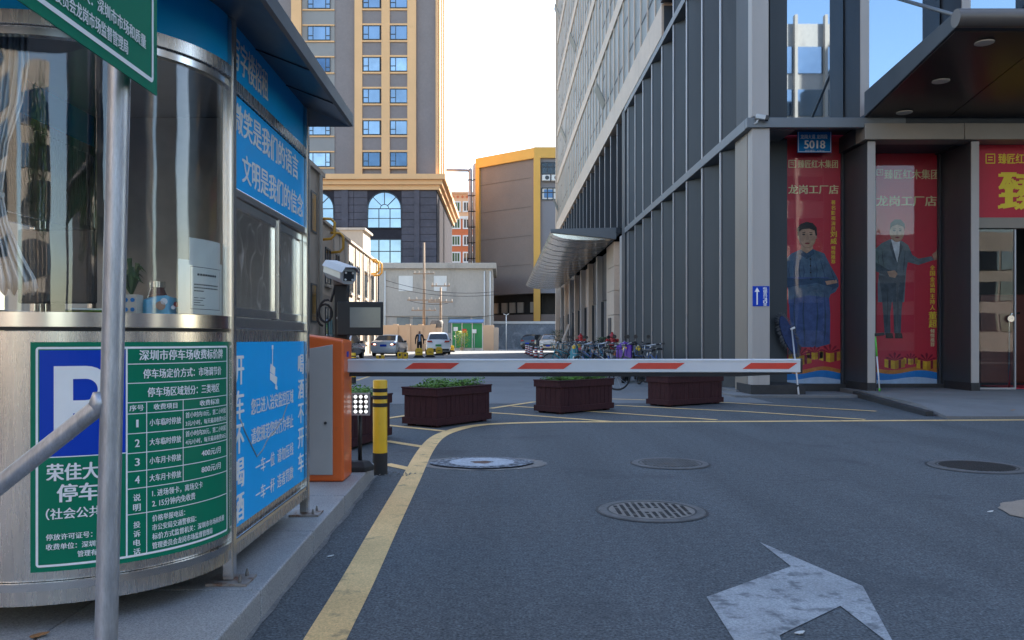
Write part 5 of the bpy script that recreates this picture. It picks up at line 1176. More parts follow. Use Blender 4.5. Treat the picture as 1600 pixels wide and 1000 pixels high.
for k in range(4):
    u0 = 632+176*k; ppm = F/AY0
    a = (u0-U0)/ppm; b = (u0+72.5-U0)/ppm; sh = 13.5/ppm; z0 = EYE-(576.5-V0)/ppm; z1 = EYE-(567-V0)/ppm
    mb = MB(); mb.prism([(a,z0),(b,z0),(b+sh,z1),(a+sh,z1)], lambda x, z: (x,AY0-.0025,z), lambda x, z: (x,AY0-.0003,z)); mb.build('red_stripe', K['red'], arm)
# ---- LED flood lamp beside the cabinet
q = at(563.5,631.5,6.42); fl = thing('flood_lamp', 'square LED flood lamp with twelve lit lenses beside the orange cabinet', 'lamp', (q.x, 6.5, .125))
w2, h2 = .070, .083
MB().box(q.x-w2, 6.425, q.z-h2, q.x+w2, 6.50, q.z+h2).build('housing', K['black'], fl, bevel=.006)
fr = MB(); t = .009
for a, b, c_, d_ in ((-w2-.003,-h2-.003,w2+.003,-h2+t),(-w2-.003,h2-t,w2+.003,h2+.003),(-w2-.003,-h2+t,-w2+t,h2-t),(w2-t,-h2+t,w2+.003,h2-t)): fr.box(q.x+a, 6.405, q.z+b, q.x+c_, 6.424, q.z+d_)
fr.build('bezel', K['galv'], fl)
for i in range(3):
    for j_ in range(4):
        mb = MB(); mb.lathe([(0,-.012),(.010,-.010),(.0135,-.004),(.0145,0)], 14, (q.x-.041+.041*i, 6.424, q.z-.057+.038*j_), axis='y', cap=False); mb.build('lens', K['led'], fl, smooth=True)
mb = MB(); mb.tube([(q.x-.02,6.51,.14),(q.x-.02,6.51,q.z)], .016, 10); mb.build('stem', K['black'], fl, smooth=True)
mb = MB(); mb.lathe([(.11,0),(.115,.035),(.075,.075),(.02,.08)], 6, (q.x-.02,6.5,.126)); mb.build('base', K['rubber'], fl, bevel=.006)
# ---- plate-recognition camera post with display
q = at(534,480,6.5); cpst = thing('camera_post', 'black post with a white box camera on top and a grey display screen', 'camera post', (q.x, 6.5, .125))
MB().box(q.x-.05, 6.45, .126, q.x+.05, 6.55, at(0,446,6.5).z).build('column', K['black'], cpst, bevel=.008)
a, b = at(527.5,524,6.42), at(598,471.5,6.42); rz_ = R(7)
dp = bpy.data.objects.new('display', None)
def rot_box(mb, x0, y0, z0, x1, y1, z1, piv, ang):
    c_, s_ = math.cos(ang), math.sin(ang); vs = []
    for z_ in (z0, z1):
        for x_, y_ in ((x0,y0),(x1,y0),(x1,y1),(x0,y1)):
            dx, dy = x_-piv[0], y_-piv[1]; vs.append((piv[0]+dx*c_-dy*s_, piv[1]+dx*s_+dy*c_, z_))
    return mb.add(vs, [(3,2,1,0),(4,5,6,7),(0,1,5,4),(1,2,6,5),(2,3,7,6),(3,0,4,7)])
piv = (a.x, 6.42)
dsp = rot_box(MB(), a.x, 6.38, a.z, b.x, 6.445, b.z, piv, rz_).build('display_box', K['black'], cpst, bevel=.006)
s0, s1 = at(545,511.5,6.37), at(592.5,480,6.37); rot_box(MB(), s0.x, 6.374, s0.z, s1.x, 6.3795, s1.z, piv, rz_).build('screen', K['screen'], dsp)
# camera housing: octagonal box pointing at the lane, rain visor
ch_ = at(532,428,6.45); d_ = Vector((.50,-.80,-.16)).normalized(); up = Vector((0,0,1)); rt = d_.cross(up).normalized(); up2 = rt.cross(d_)
def octo(c, w_, h_): return [c+rt*a_*w_+up2*b_*h_ for a_, b_ in ((-1,-.35),(-.55,-1),(.55,-1),(1,-.35),(1,.45),(.62,1),(-.62,1),(-1,.45))]
p0, p1_ = ch_-d_*.15+Vector((-.02,0,.02)), ch_+d_*.17
MB().loft([octo(p0,.066,.062), octo(p1_,.066,.062)], cap=True).build('camera_housing', K['cam_white'], cpst, bevel=.006)
vs = MB(); vs.loft([[c+rt*a_*.072+up2*b_*.068 for a_, b_ in ((-1,.40),(-.62,1),(.62,1),(1,.40),(1.03,.42),(.64,1.07),(-.64,1.07),(-1.03,.42))] for c in (p0-d_*.01, p1_+d_*.045)], cap=True).build('visor', K['cam_white'], cpst)
vs = MB(); vs.loft([[p1_+d_*o_+rt*a_*.040+up2*b_*.036 for a_, b_ in ((-1,-1),(1,-1),(1,1),(-1,1))] for o_ in (.001,.008)], cap=True).build('camera_window', K['glass_dark'], cpst)
for a_, b_ in ((-1,-1),(1,-1),(1,1),(-1,1)): c_ = p1_+d_*.012+rt*a_*.028+up2*b_*.026; mb = MB(); mb.loft([[c_+d_*o_+rt*.008*math.cos(2*math.pi*j_/10)+up2*.008*math.sin(2*math.pi*j_/10) for j_ in range(10)] for o_ in (-.004,.004)], cap=True); mb.build('infrared_lamp', K['lamp_white'], cpst)
z_ = at(0,446,6.5).z; MB().box(q.x-.055, 6.44, z_, q.x+.055, 6.56, z_+.045).build('clamp', K['iron'], cpst, bevel=.004)
mb = MB(); mb.tube([(q.x,6.5,z_+.04),ch_+Vector((0,.02,-.05))], .022, 10); mb.build('bracket', K['galv'], cpst, smooth=True)
lp = []
for k in range(23): t = k/22*2*math.pi*1.6; lp.append((q.x-.11+.055*math.cos(t+.9)-.002*k, 6.46+.004*k, z_-.19+.078*math.sin(t+.9)-.0022*k))
mb = MB(); mb.tube([(q.x-.035,6.47,z_+.10),(q.x-.045,6.455,z_-.02)]+lp, .0095, 8); mb.build('cable_loop', K['rubber'], cpst, smooth=True)
mb = MB(); mb.lathe([(0,0),(.012,.0),(.012,.01)], 10, (q.x-.02,6.448,at(0,497,6.5).z), axis='y'); mb.build('lock', K['galv'], cpst)

# ================================================================ BOLLARDS
def bollard(loc, label):
    r_ = thing('bollard', label, 'bollard', loc, 0, 'yellow and black bollards'); rad = .061
    mb = MB(); mb.lathe([(rad,.185),(rad,.795),(rad-.006,.803),(0,.804)], 24, cap=False); mb.build('tube', K['cyellow'], r_, smooth=40, world=False)
    mb = MB(); mb.lathe([(rad+.002,0),(rad+.002,.186)], 24); mb.build('foot_band', K['rubber'], r_, smooth=40, world=False)
    for z0 in (.575,.640,.700):
        mb = MB(); mb.lathe([(rad-.002,z0),(rad+.0015,z0+.001),(rad+.0015,z0+.033),(rad-.002,z0+.034)], 24, cap=False); mb.build('black_band', K['rubber'], r_, smooth=40, world=False)
    return r_
b0 = bollard((-1.03,7.08,0), 'yellow and black banded bollard at the end of the granite island')
q = gr(555.5,600.5); dup(b0, (q.x-.05,q.y,0), 0, 'small far yellow bollard partly hidden behind the orange cabinet')
mb = MB()
for k in range(40):
    a_ = random.random()*6.28; r_ = .07+.16*random.random(); s_ = .006+.012*random.random(); x_, y_ = -1.03+r_*math.cos(a_)*1.2+.05, 7.05+r_*math.sin(a_)*.6
    mb.add([(x_+s_*math.cos(t_), y_+s_*math.sin(t_), .004+(.008 if t_ == 0 else 0)) for t_ in (0,2,4)]+[(x_,y_,.016)], [(0,1,3),(1,2,3),(2,0,3)])
o = mb.build('rubble', K['mortar'], None, kind='stuff'); o['label'] = 'crumbled mortar bits around the foot of the yellow bollard'; o['category'] = 'rubble'

# ================================================================ MANHOLE COVERS
def manhole(c, rad, label, pattern, m='iron'):
    r_ = thing('manhole_cover', label, 'manhole cover', (c.x, c.y, 0), 0, 'manhole covers in the road')
    mb = MB(); mb.lathe([(rad*1.0,.0034),(rad*1.05,.0034)], 48, cap=False); mb.build('tar_joint', K['iron_dark'], r_, world=False)
    mb = MB(); mb.lathe([(rad*.84,.003),(rad*.84,.009),(rad*.985,.009),(rad,.004)], 48, cap=False); mb.build('rim', K['iron_worn'], r_, smooth=30, world=False)
    mb = MB(); mb.lathe([(0,.0075),(rad*.825,.0075)], 48, cap=False); mb.build('plate', K[m], r_, world=False)
    mb = MB(); mb.lathe([(rad*.80,.0078),(rad*.845,.0079)], 48, cap=False); mb.build('gap', K['iron_dark'], r_, world=False)
    mb = MB(); rr = rad*.76
    if pattern == 'slots':
        for i in range(-5,6):
            for j in range(-14,15):
                x, y = i*rad*.128, j*rad*.048
                if math.hypot(x,y) < rr and not (abs(i) <= 1 and abs(j) <= 3) and (i*5+j*3) % 13: mb.box(x-rad*.036, y-rad*.012, .0078, x+rad*.036, y+rad*.012, .0092)
        m2 = 'iron_dark'
    elif pattern == 'studs':
        for i in range(-8,9):
            for j in range(-8,9):
                x, y = i*rad*.085, j*rad*.085
                if math.hypot(x,y) < rr: mb.box(x-rad*.028, y-rad*.028, .0078, x+rad*.028, y+rad*.028, .0125)
        m2 = m
    else:
        for i in range(-10,11):
            o_ = i*rad*.07; h_ = math.sqrt(max(rr*rr-o_*o_,0))
            if h_ > .05: c_, s_ = math.cos(.6), math.sin(.6); mb.obox((o_*c_-h_*s_, o_*s_+h_*c_, .009),(o_*c_+h_*s_, o_*s_-h_*c_, .009), rad*.028, .006)
        m2 = 'iron_dark'
    o = mb.build('relief', K[m2], r_, world=False, kind='stuff')
    return r_
manhole(gr(1018,798.5), .355, 'round slotted iron manhole cover nearest the white arrow', 'slots')
manhole(gr(1047,724.5), .350, 'round studded manhole cover below the middle of the boom', 'studs', 'iron_worn')
manhole(gr(1526,729.5), .40, 'round ribbed manhole cover at the right near the pavement ramp', 'ribs', 'iron_worn')
wc = gr(753,724.3)
m4 = manhole(wc, .30, 'manhole cover with a rusty centre ringed by dried white foam', 'studs')
K['foam'] = mat('dried_foam', (.36,.39,.43), .7, 0, .25, 14, .4, 50, var2=.3, scale2=60, spec=.2, dirt=((.07,.075,.085), 26, .56, .8)); K['foam_thin'] = mat('dried_foam_thin', (.24,.26,.29), .8, 0, .3, 14, .4, 50, spec=.2, dirt=((.06,.066,.075), 34, .43, 1.0))
mb = MB(); n = 48; ri = []; ro = []; 
for k in range(n):
    a_ = 2*math.pi*k/n
    ri.append((.10*math.cos(a_)*(1+.2*math.sin(3*a_)), .085*math.sin(a_)*(1+.15*math.cos(5*a_)), .0135)); ro.append((.46*math.cos(a_)*(1+.05*math.sin(4*a_+1)), .345*math.sin(a_)*(1+.04*math.sin(7*a_)), .0132))
mid = [(.30*math.cos(2*math.pi*k/n), .26*math.sin(2*math.pi*k/n), .0172) for k in range(n)]
mb.loft([ri, mid]); mb.build('foam_ring', K['foam'], m4, world=False); mb = MB(); mb.loft([mid, ro]); mb.build('foam_fringe', K['foam_thin'], m4, world=False)
mb = MB(); mb.lathe([(0,.0138),(.09,.0134)], 20, cap=False); mb.build('rusty_centre', mat('rust', (.10,.05,.03), .8, 0, .4, 16), m4, world=False)
K['damp'] = mat('damp_asphalt', (.03,.031,.034), .45, 0, .2, 2, .3, 160)
mb = MB(); mb.add([(wc.x+.60*math.cos(2*math.pi*k/n)*(1+.06*math.sin(3*k)), wc.y+.42*math.sin(2*math.pi*k/n)*(1+.05*math.cos(2*k)), .0035) for k in range(n)], [tuple(range(n))]); mb.build('damp_patch', K['damp'], ground)

# ================================================================ WOODEN PLANTERS WITH HEDGES
board_me = {}
def planter(corner, ang, L_, W_, H_, label, seed, green=True):
    """corner: near corner on the ground; ang: direction of the long side"""
    rnd = random.Random(seed)
    r_ = thing('wooden_planter', label, 'planter', (corner[0], corner[1], 0), R(ang), 'wooden planters across the lane')
    bw_ = .102; nb = int(round(L_/bw_)); ns = int(round(W_/bw_))
    for (n_, ln, side) in ((nb, L_, 0),(nb, L_, 1),(ns, W_, 2),(ns, W_, 3)):
        st = (ln-.04)/n_
        key = round(st, 4)
        if key not in board_me: board_me[key] = MB().box(.0025,0,0,st-.0025,.018,H_-.10).mesh('board', K['wood'])
        for k in range(n_):
            x = .02+k*st; jit = rnd.uniform(-.0025,.0025)
            loc, rz = {0:((x,.02+jit,.055),0),1:((x+st,W_-.02+jit,.055),math.pi),2:((.02+jit,x+st,.055),-math.pi/2),3:((L_-.02+jit,x,.055),math.pi/2)}[side]
            place(board_me[key], 'board', r_, loc=loc, rot=(0,0,rz))
    for z0, z1 in ((.028,.118),(H_-.095,H_)):
        for x0, y0, x1, y1 in ((-.004,-.004,L_+.004,.017),(-.004,W_-.017,L_+.004,W_+.004)): MB().box(x0,y0,z0,x1,y1,z1).build('rail', K['wood'], r_, bevel=.004, world=False)
        for x0, x1 in ((-.003,.016),(L_-.016,L_+.003)): MB().box(x0,.0175,z0+.001,x1,W_-.0175,z1-.001).build('rail', K['wood'], r_, bevel=.004, world=False)
    for x0, y0, x1, y1 in ((-.012,-.012,L_+.012,.05),(-.012,W_-.05,L_+.012,W_+.012)): MB().box(x0,y0,H_,x1,y1,H_+.018).build('rim', K['wood'], r_, bevel=.004, world=False)
    for x0, x1 in ((-.011,.05),(L_-.05,L_+.011)): MB().box(x0,.051,H_,x1,W_-.051,H_+.017).build('rim', K['wood'], r_, bevel=.004, world=False)
    for x in (.05,L_-.13):
        for y in (.05,W_-.13): MB().box(x,y,0,x+.08,y+.08,.03).build('foot', K['wood'], r_, world=False)
    MB().box(.04,.04,.06,L_-.04,W_-.04,H_-.05).build('soil', K['soil'], r_, world=False)
    mb = MB(); nl = 2600
    for i in range(nl):
        x = rnd.uniform(.06,L_-.06); y = rnd.uniform(.05,W_-.05); hump = .085+.045*math.sin(x*7+seed)*math.cos(y*6)+.02*math.sin(x*17+seed*2)
        z = H_-.05 + rnd.random()**.6*(hump+.05) if green else H_-.06+rnd.random()*.05
        s_ = rnd.uniform(.010,.022); a_ = rnd.uniform(0,6.28); t_ = rnd.uniform(-.9,.9)
        d1 = Vector((math.cos(a_),math.sin(a_),t_*.6))*s_; d2 = Vector((-math.sin(a_),math.cos(a_),rnd.uniform(-.5,.8)))*s_*.55; p = Vector((x,y,z))
        mb.add([p-d1,p+d2,p+d1,p-d2], [(0,1,2,3)])
    for i in range(60):
        x = rnd.uniform(.08,L_-.08); y = rnd.uniform(.07,W_-.07); z0 = H_-.06; z1 = H_+rnd.uniform(.0,.06); mb.tube([(x,y,z0),(x+rnd.uniform(-.03,.03),y+rnd.uniform(-.03,.03),z1)], .002, 4)
    mb.build('hedge', K['leaf'], r_, world=False, kind='stuff')
    return r_
planter((-.826,10.74), 55, 1.20, .60, .50, 'wooden planter with low green hedge behind the bend of the yellow line', 1)
planter((.906,12.68), 44, 1.30, .56, .50, 'middle wooden planter of the three in a row across the lane', 2)
planter((2.83,14.05), 36, 1.42, .52, .50, 'wooden planter nearest the building corner under the boom tip', 3)
pl4 = planter((-1.54,8.60), 78, 1.22, .58, .50, 'wooden planter half hidden behind the flood lamp and bollard', 4)
# small sensor box clipped behind the bollard
q = gr(610,640); 

# ================================================================ STRIPED DELINEATOR POSTS
def delineator(loc, label):
    r_ = thing('delineator_post', label, 'traffic post', loc, 0, 'striped posts in the lane')
    mb = MB(); mb.lathe([(.20,0),(.20,.05),(.12,.07)], 16); mb.build('base', K['rubber'], r_, world=False)
    for k in range(8):
        z0 = .07+k*.078; r0 = .115-.004*k
        mb = MB(); mb.lathe([(r0,z0),(r0-.003,z0+.0775)], 14); mb.build('stripe', K['hydrant' if k % 2 == 0 else 'white_print'], r_, world=False, smooth=30)
    mb = MB(); mb.lathe([(.09,.694),(.07,.73),(.03,.77),(0,.775)], 12, cap=False); mb.build('cap', K['black'], r_, world=False, smooth=True)
    return r_
_d = None
for u, v, lab in ((846,561,'nearest striped red and white post, rightmost of five in the lane'),(837.5,559.5,'second striped post from the right in the lane'),(830.5,557,'middle striped post of the five in the lane'),(826.5,554.5,'second striped post from the left in the lane'),(822.5,553,'leftmost and farthest striped post of five in the lane')):
    q = gr(u, v)
    if _d is None: _d = delineator(q, lab)
    else: dup(_d, q, 0, lab)

# ================================================================ PARKING LOCKS
def plock(loc, label):
    r_ = thing('parking_lock', label, 'parking lock', loc, 0, 'yellow parking locks')
    mb = MB(); mb.prism([(-.36,0),(.36,0),(.20,.16),(-.20,.16)], lambda x, z: (x,-.16,z), lambda x, z: (x,.16,z)); mb.build('base', K['rubber'], r_, world=False, bevel=.02)
    mb = MB(); mb.prism([(-.22,.12),(.22,.12),(.24,.45),(.15,.60),(-.15,.60),(-.24,.45)], lambda x, z: (x,-.06,z), lambda x, z: (x,.06,z)); mb.build('hood', K['cyellow'], r_, world=False, bevel=.03)
    MB().box(-.1,-.075,.32,.1,-.062,.36).build('slot', K['black'], r_, world=False)
    return r_
_d = None
for u, v, lab in ((654.5,559,'nearest yellow parking lock, in front of the walking person'),(672,558.5,'second yellow parking lock from the person'),(686,555.5,'third yellow parking lock in the row by the white car'),(696.5,553,'fourth yellow parking lock in the row by the white car'),(705.5,550,'farthest yellow parking lock beside the yellow plant')):
    q = gr(u, v)
    if _d is None: _d = plock(q, lab)
    else: dup(_d, q, .1, lab)
for u0, u1, v0, v1, lab in ((588,601,555,560,'flat yellow kerb block behind the boom left of the sedan wheel'),(621,629,550,560,'taller yellow block right of the sedan'),(630,637.5,550.5,560,'yellow block with dark hole next to the taller one')):
    q = gr((u0+u1)/2, 561); y = q.y; ww = (u1-u0)/F*y
    o = thing('yellow_block', lab, 'block', (q.x, y, 0), 0, 'yellow kerb blocks'); zt = EYE-(v0-V0)/F*y
    MB().box(-ww/2,-.15,0,ww/2,.15,zt).build('body', K['cyellow'], o, world=False, bevel=.04)
    mb = MB(); mb.lathe([(.0,-.01),(.06,-.01),(.07,0)], 12, (0,-.151,zt*.6), axis='y', cap=False); mb.build('hole', K['black'], o, world=False)

# ================================================================ CARS
def wheel_parts(par, x, y, r_, w_=.2):
    sx = 1 if x > 0 else -1
    mb = MB(); mb.lathe([(r_*.62,-w_/2),(r_*.94,-w_/2),(r_,-w_*.3),(r_,w_*.3),(r_*.94,w_/2),(r_*.62,w_/2)], 22, (x,y,r_), axis='x', cap=False); o = mb.build('wheel', K['tyre'], par, smooth=40, world=False)
    mb = MB(); mb.lathe([(0,sx*.07),(r_*.15,sx*.085),(r_*.55,sx*.06),(r_*.64,sx*.085)], 20, (x,y,r_), axis='x', cap=False); mb.build('rim', K['rim'], o, world=False)
    mb = MB()
    for k in range(5):
        a_ = 2*math.pi*k/5; mb.obox((x+sx*.088,y+r_*.1*math.cos(a_),r_+r_*.1*math.sin(a_)),(x+sx*.088,y+r_*.58*math.cos(a_),r_+r_*.58*math.sin(a_)),.05,.02,up=(1,0,0))
    mb.build('spokes', K['car_dark'], o, world=False)
def car(name, label, cat, loc, rz, body, kind='sedan', plate='blue_sign', brake=False):
    r_ = thing(name, label, cat, loc, rz)
    if kind == 'sedan': st = [(-2.30,.50,.80),(-2.24,.62,.98),(-2.0,.64,1.03),(-1.62,.66,1.06),(-1.30,.80,1.20),(-.85,.80,1.40),(-.35,.80,1.455),(.30,.80,1.45),(.75,.80,1.32),(1.25,.78,1.02),(1.7,.74,.95),(2.10,.68,.86),(2.30,.58,.70)]; glass_rng = (3,9); HW = .90; belt = .93
    else: st = [(-2.28,.60,1.0),(-2.22,.74,1.12),(-2.12,.78,1.28),(-1.90,.80,1.55),(-1.55,.80,1.64),(-.5,.80,1.68),(.25,.80,1.66),(.75,.80,1.45),(1.20,.80,1.14),(1.7,.76,1.06),(2.10,.70,.97),(2.28,.60,.78)]; glass_rng = (1,8); HW = .93; belt = 1.05
    B = MB(); G = {}
    rings = []
    for y, hw, zt in st:
        end = .94 if abs(y) > 2.2 else 1.0
        bz = min(belt, zt-.03); sh = max(0, zt-belt)
        hr = HW*end - .36*sh - .04
        rings.append([(-HW*.90*end,y,.24),(-HW*end,y,.42),(-HW*1.0*end,y,.66),(-HW*.97*end,y,bz),(-hr,y,zt-.035),(-hr*.86,y,zt),(0,y,zt+.018),(hr*.86,y,zt),(hr,y,zt-.035),(HW*.97*end,y,bz),(HW*1.0*end,y,.66),(HW*end,y,.42),(HW*.90*end,y,.24)])
    n = 13; vs = [p for r in rings for p in r]; bf = []; gs_, gf, gb_ = [], [], []
    for i in range(len(rings)-1):
        for k in range(n):
            f_ = (i*n+k, i*n+(k+1) % n, (i+1)*n+(k+1) % n, (i+1)*n+k)
            za, zb_ = st[i][2], st[i+1][2]
            if glass_rng[0] <= i < glass_rng[1] and k in (3,8) and min(za,zb_) > belt+.10: gs_.append(f_)
            elif k in (5,6) and abs(za-zb_) > .10 and min(za,zb_) >= belt-.02 and glass_rng[0]-1 <= i <= glass_rng[1]: (gb_ if st[i][0] < 0 else gf).append(f_)
            elif k in (4,7) and abs(za-zb_) > .10 and min(za,zb_) >= belt-.02 and False: pass
            else: bf.append(f_)
    bf += [tuple(range(n-1,-1,-1)), tuple(range((len(rings)-1)*n, len(rings)*n))]
    def sub(fs, name, m, lift=0):
        if not fs: return
        used = sorted({i for f in fs for i in f}); mp = {a: b for b, a in enumerate(used)}
        mb = MB(); mb.add([vs[i] for i in used], [[mp[i] for i in f] for f in fs]); return mb.build(name, m, r_, smooth=50, world=False)
    bo = sub(bf, 'body', body)
    sub(gs_, 'side_windows', K['glass_dark']); sub(gf, 'windscreen', K['glass_dark']); sub(gb_, 'rear_window', K['glass_dark'])
    for sx in (-1,1):
        for y in (-1.38,1.42): wheel_parts(r_, sx*(HW-.10), y, .33 if kind == 'sedan' else .36)
        zt = .80 if kind == 'sedan' else .98
        mb = MB(); mb.prism([(.42,zt-.08),(.80,zt-.06),(.86,zt+.07),(.50,zt+.08)], lambda x, z: (sx*x,-2.33,z), lambda x, z: (sx*x,-2.10,z)); mb.build('tail_lamp', K['lamp_red'], r_, world=False, bevel=.02)
        if brake: mb = MB(); mb.prism([(.50,zt-.03),(.66,zt-.02),(.66,zt+.04),(.52,zt+.05)], lambda x, z: (sx*x,-2.345,z), lambda x, z: (sx*x,-2.331,z)); mb.build('brake_light', K['brake'], r_, world=False)
        zh = .66 if kind == 'sedan' else .80
        mb = MB(); mb.prism([(.45,zh-.06),(.82,zh-.03),(.86,zh+.07),(.50,zh+.05)], lambda x, z: (sx*x,2.06,z), lambda x, z: (sx*x,2.31,z)); mb.build('headlight', K['lamp_white'], r_, world=False, bevel=.02)
        mb = MB(); mb.box(sx*(HW-.02),.62,belt-.0,sx*(HW+.16),.78,belt+.13); mb.build('wing_mirror', K['black'], r_, world=False, bevel=.03)
        for y in (-.30,.55): MB().box(sx*(HW-.01),y,.82,sx*(HW+.015),y+.16,.85).build('door_handle', body, r_, world=False)
    MB().box(-.22,-2.335,.62 if kind != 'sedan' else .66,.22,-2.29,.76 if kind != 'sedan' else .80).build('number_plate', K[plate], r_, world=False); MB().box(-.22,2.29,.40,.22,2.335,.54).build('number_plate', K[plate], r_, world=False)
    MB().box(-HW*.86,-2.325,.27,HW*.86,-2.15,.44).build('rear_bumper', K['black'] if kind != 'sedan' else body, r_, world=False, bevel=.03)
    MB().box(-.5,2.24,.46,.5,2.32,.64).build('grille', K['black'], r_, world=False, bevel=.02)
    MB().box(-HW*.8,-2.1,.16,HW*.8,2.1,.26).build('underbody', K['black'], r_, world=False)
    if kind != 'sedan':
        for sx in (-1,1): mb = MB(); mb.tube([(sx*.62,-1.4,1.70),(sx*.62,.3,1.71)], .02, 6); mb.build('roof_rail', K['black'], r_, world=False)
    return r_
K['brake'] = mat('brake_light_lit', (.9,.5,.4), .3, 0, 0, emit=((1,.62,.45),1.6))
q = gr(602,557); car('silver_sedan', 'silver sedan seen from behind with red tail lights', 'car', (q.x,q.y+2.2,0), R(-3), K['car_silver'], 'sedan', 'blue_sign', True)
q = gr(680,554); car('white_suv', 'white sport utility car with green plate behind the walking person', 'car', (q.x,q.y+2.3,0), R(6), K['car_white'], 'suv', 'green_board')
q = gr(530,562); car('dark_car', 'dark grey car partly hidden behind the display screen', 'car', (q.x-.2,q.y+2.2,0), R(-2), K['car_dark'], 'sedan')
car('black_hatchback', 'black car parked far off before the weathered wall', 'car', (3.95,96.5,0), R(-25), K['car_black'], 'suv')
car('champagne_suv', 'champagne coloured car facing us at the far lane end', 'car', (5.15,88.0,0), R(172), K['car_beige'], 'suv')

# ================================================================ PERSON in a dark suit walking by the white car
def skin_mesh(verts, edges, radii, name):
    me = bpy.data.meshes.new(name); me.from_pydata(verts, edges, []); o = bpy.data.objects.new(name, me); C.objects.link(o)
    sk = o.modifiers.new('skin','SKIN'); sk.use_smooth_shade = True
    for i, r_ in enumerate(radii): me.skin_vertices[0].data[i].radius = r_ if isinstance(r_, tuple) else (r_, r_)
    me.skin_vertices[0].data[0].use_root = True
    ss = o.modifiers.new('sub','SUBSURF'); ss.levels = 2; ss.render_levels = 2
    dg = bpy.context.evaluated_depsgraph_get(); dg.update()
    out = bpy.data.meshes.new_from_object(o.evaluated_get(dg)); bpy.data.objects.remove(o); return out
V = [(0,0,.95),(0,.01,1.12),(0,.01,1.30),(0,0,1.43),(0,-.01,1.50),(0,-.02,1.585),(0,-.02,1.67),          # pelvis..head 0-6
     (-.09,0,.88),(-.10,-.06,.50),(-.10,-.02,.10),(-.10,-.14,.04),(.09,0,.88),(.10,.08,.50),(.10,.14,.11),(.10,.03,.04),   # legs 7-14
     (-.19,0,1.40),(-.25,.03,1.14),(-.25,-.06,.90),(.19,0,1.40),(.25,.02,1.14),(.24,-.08,.92),(-.25,-.09,.82),(.24,-.11,.84)]
E_ = [(0,1),(1,2),(2,3),(3,4),(4,5),(5,6),(0,7),(7,8),(8,9),(9,10),(0,11),(11,12),(12,13),(13,14),(3,15),(15,16),(16,17),(3,18),(18,19),(19,20),(17,21),(20,22)]
RD = [(.15,.11),(.145,.10),(.165,.11),(.12,.09),.052,(.075,.09),(.07,.085),.095,.070,.048,.042,.095,.070,.048,.042,.065,.050,.038,.065,.050,.038,.036,.036]
pm = skin_mesh(V, E_, RD, 'person')
for m in ('suit','shirt','skin','hair'): pm.materials.append(K[m])
for p in pm.polygons:
    c_ = p.center; mi = 0
    if c_.z > 1.47: mi = 2
    if c_.z > 1.64 or (c_.z > 1.55 and c_.y > .02): mi = 3
    if c_.z < .86 and abs(c_.x) > .19 and c_.z > .74: mi = 2
    if 1.0 < c_.z < 1.47 and abs(c_.x) < .045+.05*(c_.z-1.0) and c_.y < -.03: mi = 1
    p.material_index = mi; p.use_smooth = True
q = gr(655.5,558.2); po = place(pm, 'person', None, loc=(q.x,q.y,0), rot=(0,0,R(10))); tag(po, 'person in dark suit and pale blue shirt walking beside the white car', 'person')

# ================================================================ FIRE HYDRANTS
def hydrant(loc, label):
    r_ = thing('fire_hydrant', label, 'fire hydrant', loc, 0, 'red hydrants along the facade')
    mb = MB(); mb.lathe([(.16,0),(.16,.05),(.10,.06),(.09,.9),(.12,.93),(.12,1.0),(.105,1.02),(.10,1.2),(.14,1.22),(.14,1.28),(.10,1.33),(.04,1.37),(.04,1.43),(0,1.43)], 18, cap=False); mb.build('barrel', K['hydrant'], r_, smooth=40, world=False)
    for a_ in (0, math.pi, -math.pi/2):
        d = Vector((math.cos(a_),math.sin(a_),0)); mb = MB(); mb.tube([d*.08+Vector((0,0,1.1)), d*.20+Vector((0,0,1.1)), d*.201+Vector((0,0,1.1)), d*.25+Vector((0,0,1.1))], [.05,.05,.075,.075], 12); mb.build('outlet', K['hydrant'], r_, smooth=40, world=False)
    return r_
h = hydrant((3.75,39.2,0), 'red fire hydrant on the left behind the bicycles'); dup(h, (4.35,32.6,0), .3, 'red fire hydrant on the right behind the bicycles')
# potted shrubs by the facade and by the shed
def shrub(name, loc, h_, r_, m, label, n=500, seed=1, pot=True, cat='plant'):
    rnd = random.Random(seed); o = thing(name, label, cat, loc)
    if pot: mb = MB(); mb.lathe([(.16,0),(.22,.32),(.24,.34),(.20,.34)], 16, cap=True); mb.build('pot', K['peach_fence'], o, world=False, smooth=40)
    mb = MB()
    for k in range(5): a_ = k*1.26; mb.tube([(0,0,.3),(math.cos(a_)*r_*.3,math.sin(a_)*r_*.3,h_*.6),(math.cos(a_)*r_*.6,math.sin(a_)*r_*.6,h_*.85)], [.02,.014,.006], 6)
    mb.build('stems', K['pole_conc'], o, world=False)
    mb = MB()
    for i in range(n):
        a_ = rnd.uniform(0,6.28); rr = r_*math.sqrt(rnd.random()); z = .3+(h_-.3)*rnd.random()**.7; rr *= .6+.5*math.sin(math.pi*min(1,(z-.2)/h_)); p = Vector((rr*math.cos(a_),rr*math.sin(a_),z)); s_ = rnd.uniform(.04,.10)
        d1 = Vector((math.cos(a_)+rnd.uniform(-.6,.6),math.sin(a_)+rnd.uniform(-.6,.6),rnd.uniform(-.2,.9))).normalized()*s_; d2 = d1.cross(Vector((rnd.uniform(-1,1),rnd.uniform(-1,1),1))).normalized()*s_*.35
        mb.add([p-d1,p+d2,p+d1,p-d2], [(0,1,2,3)])
    mb.build('foliage', K[m], o, world=False, kind='stuff'); return o
K['leaf_yellow'] = mat('yellow_green_leaf', (.38,.40,.03), .5, 0, .4, 9)
shrub('potted_shrub', (-3.95,83.5,0), 2.0, .75, 'leaf_yellow', 'yellow green leafy shrub in a pot before the green shed', 700, 3)
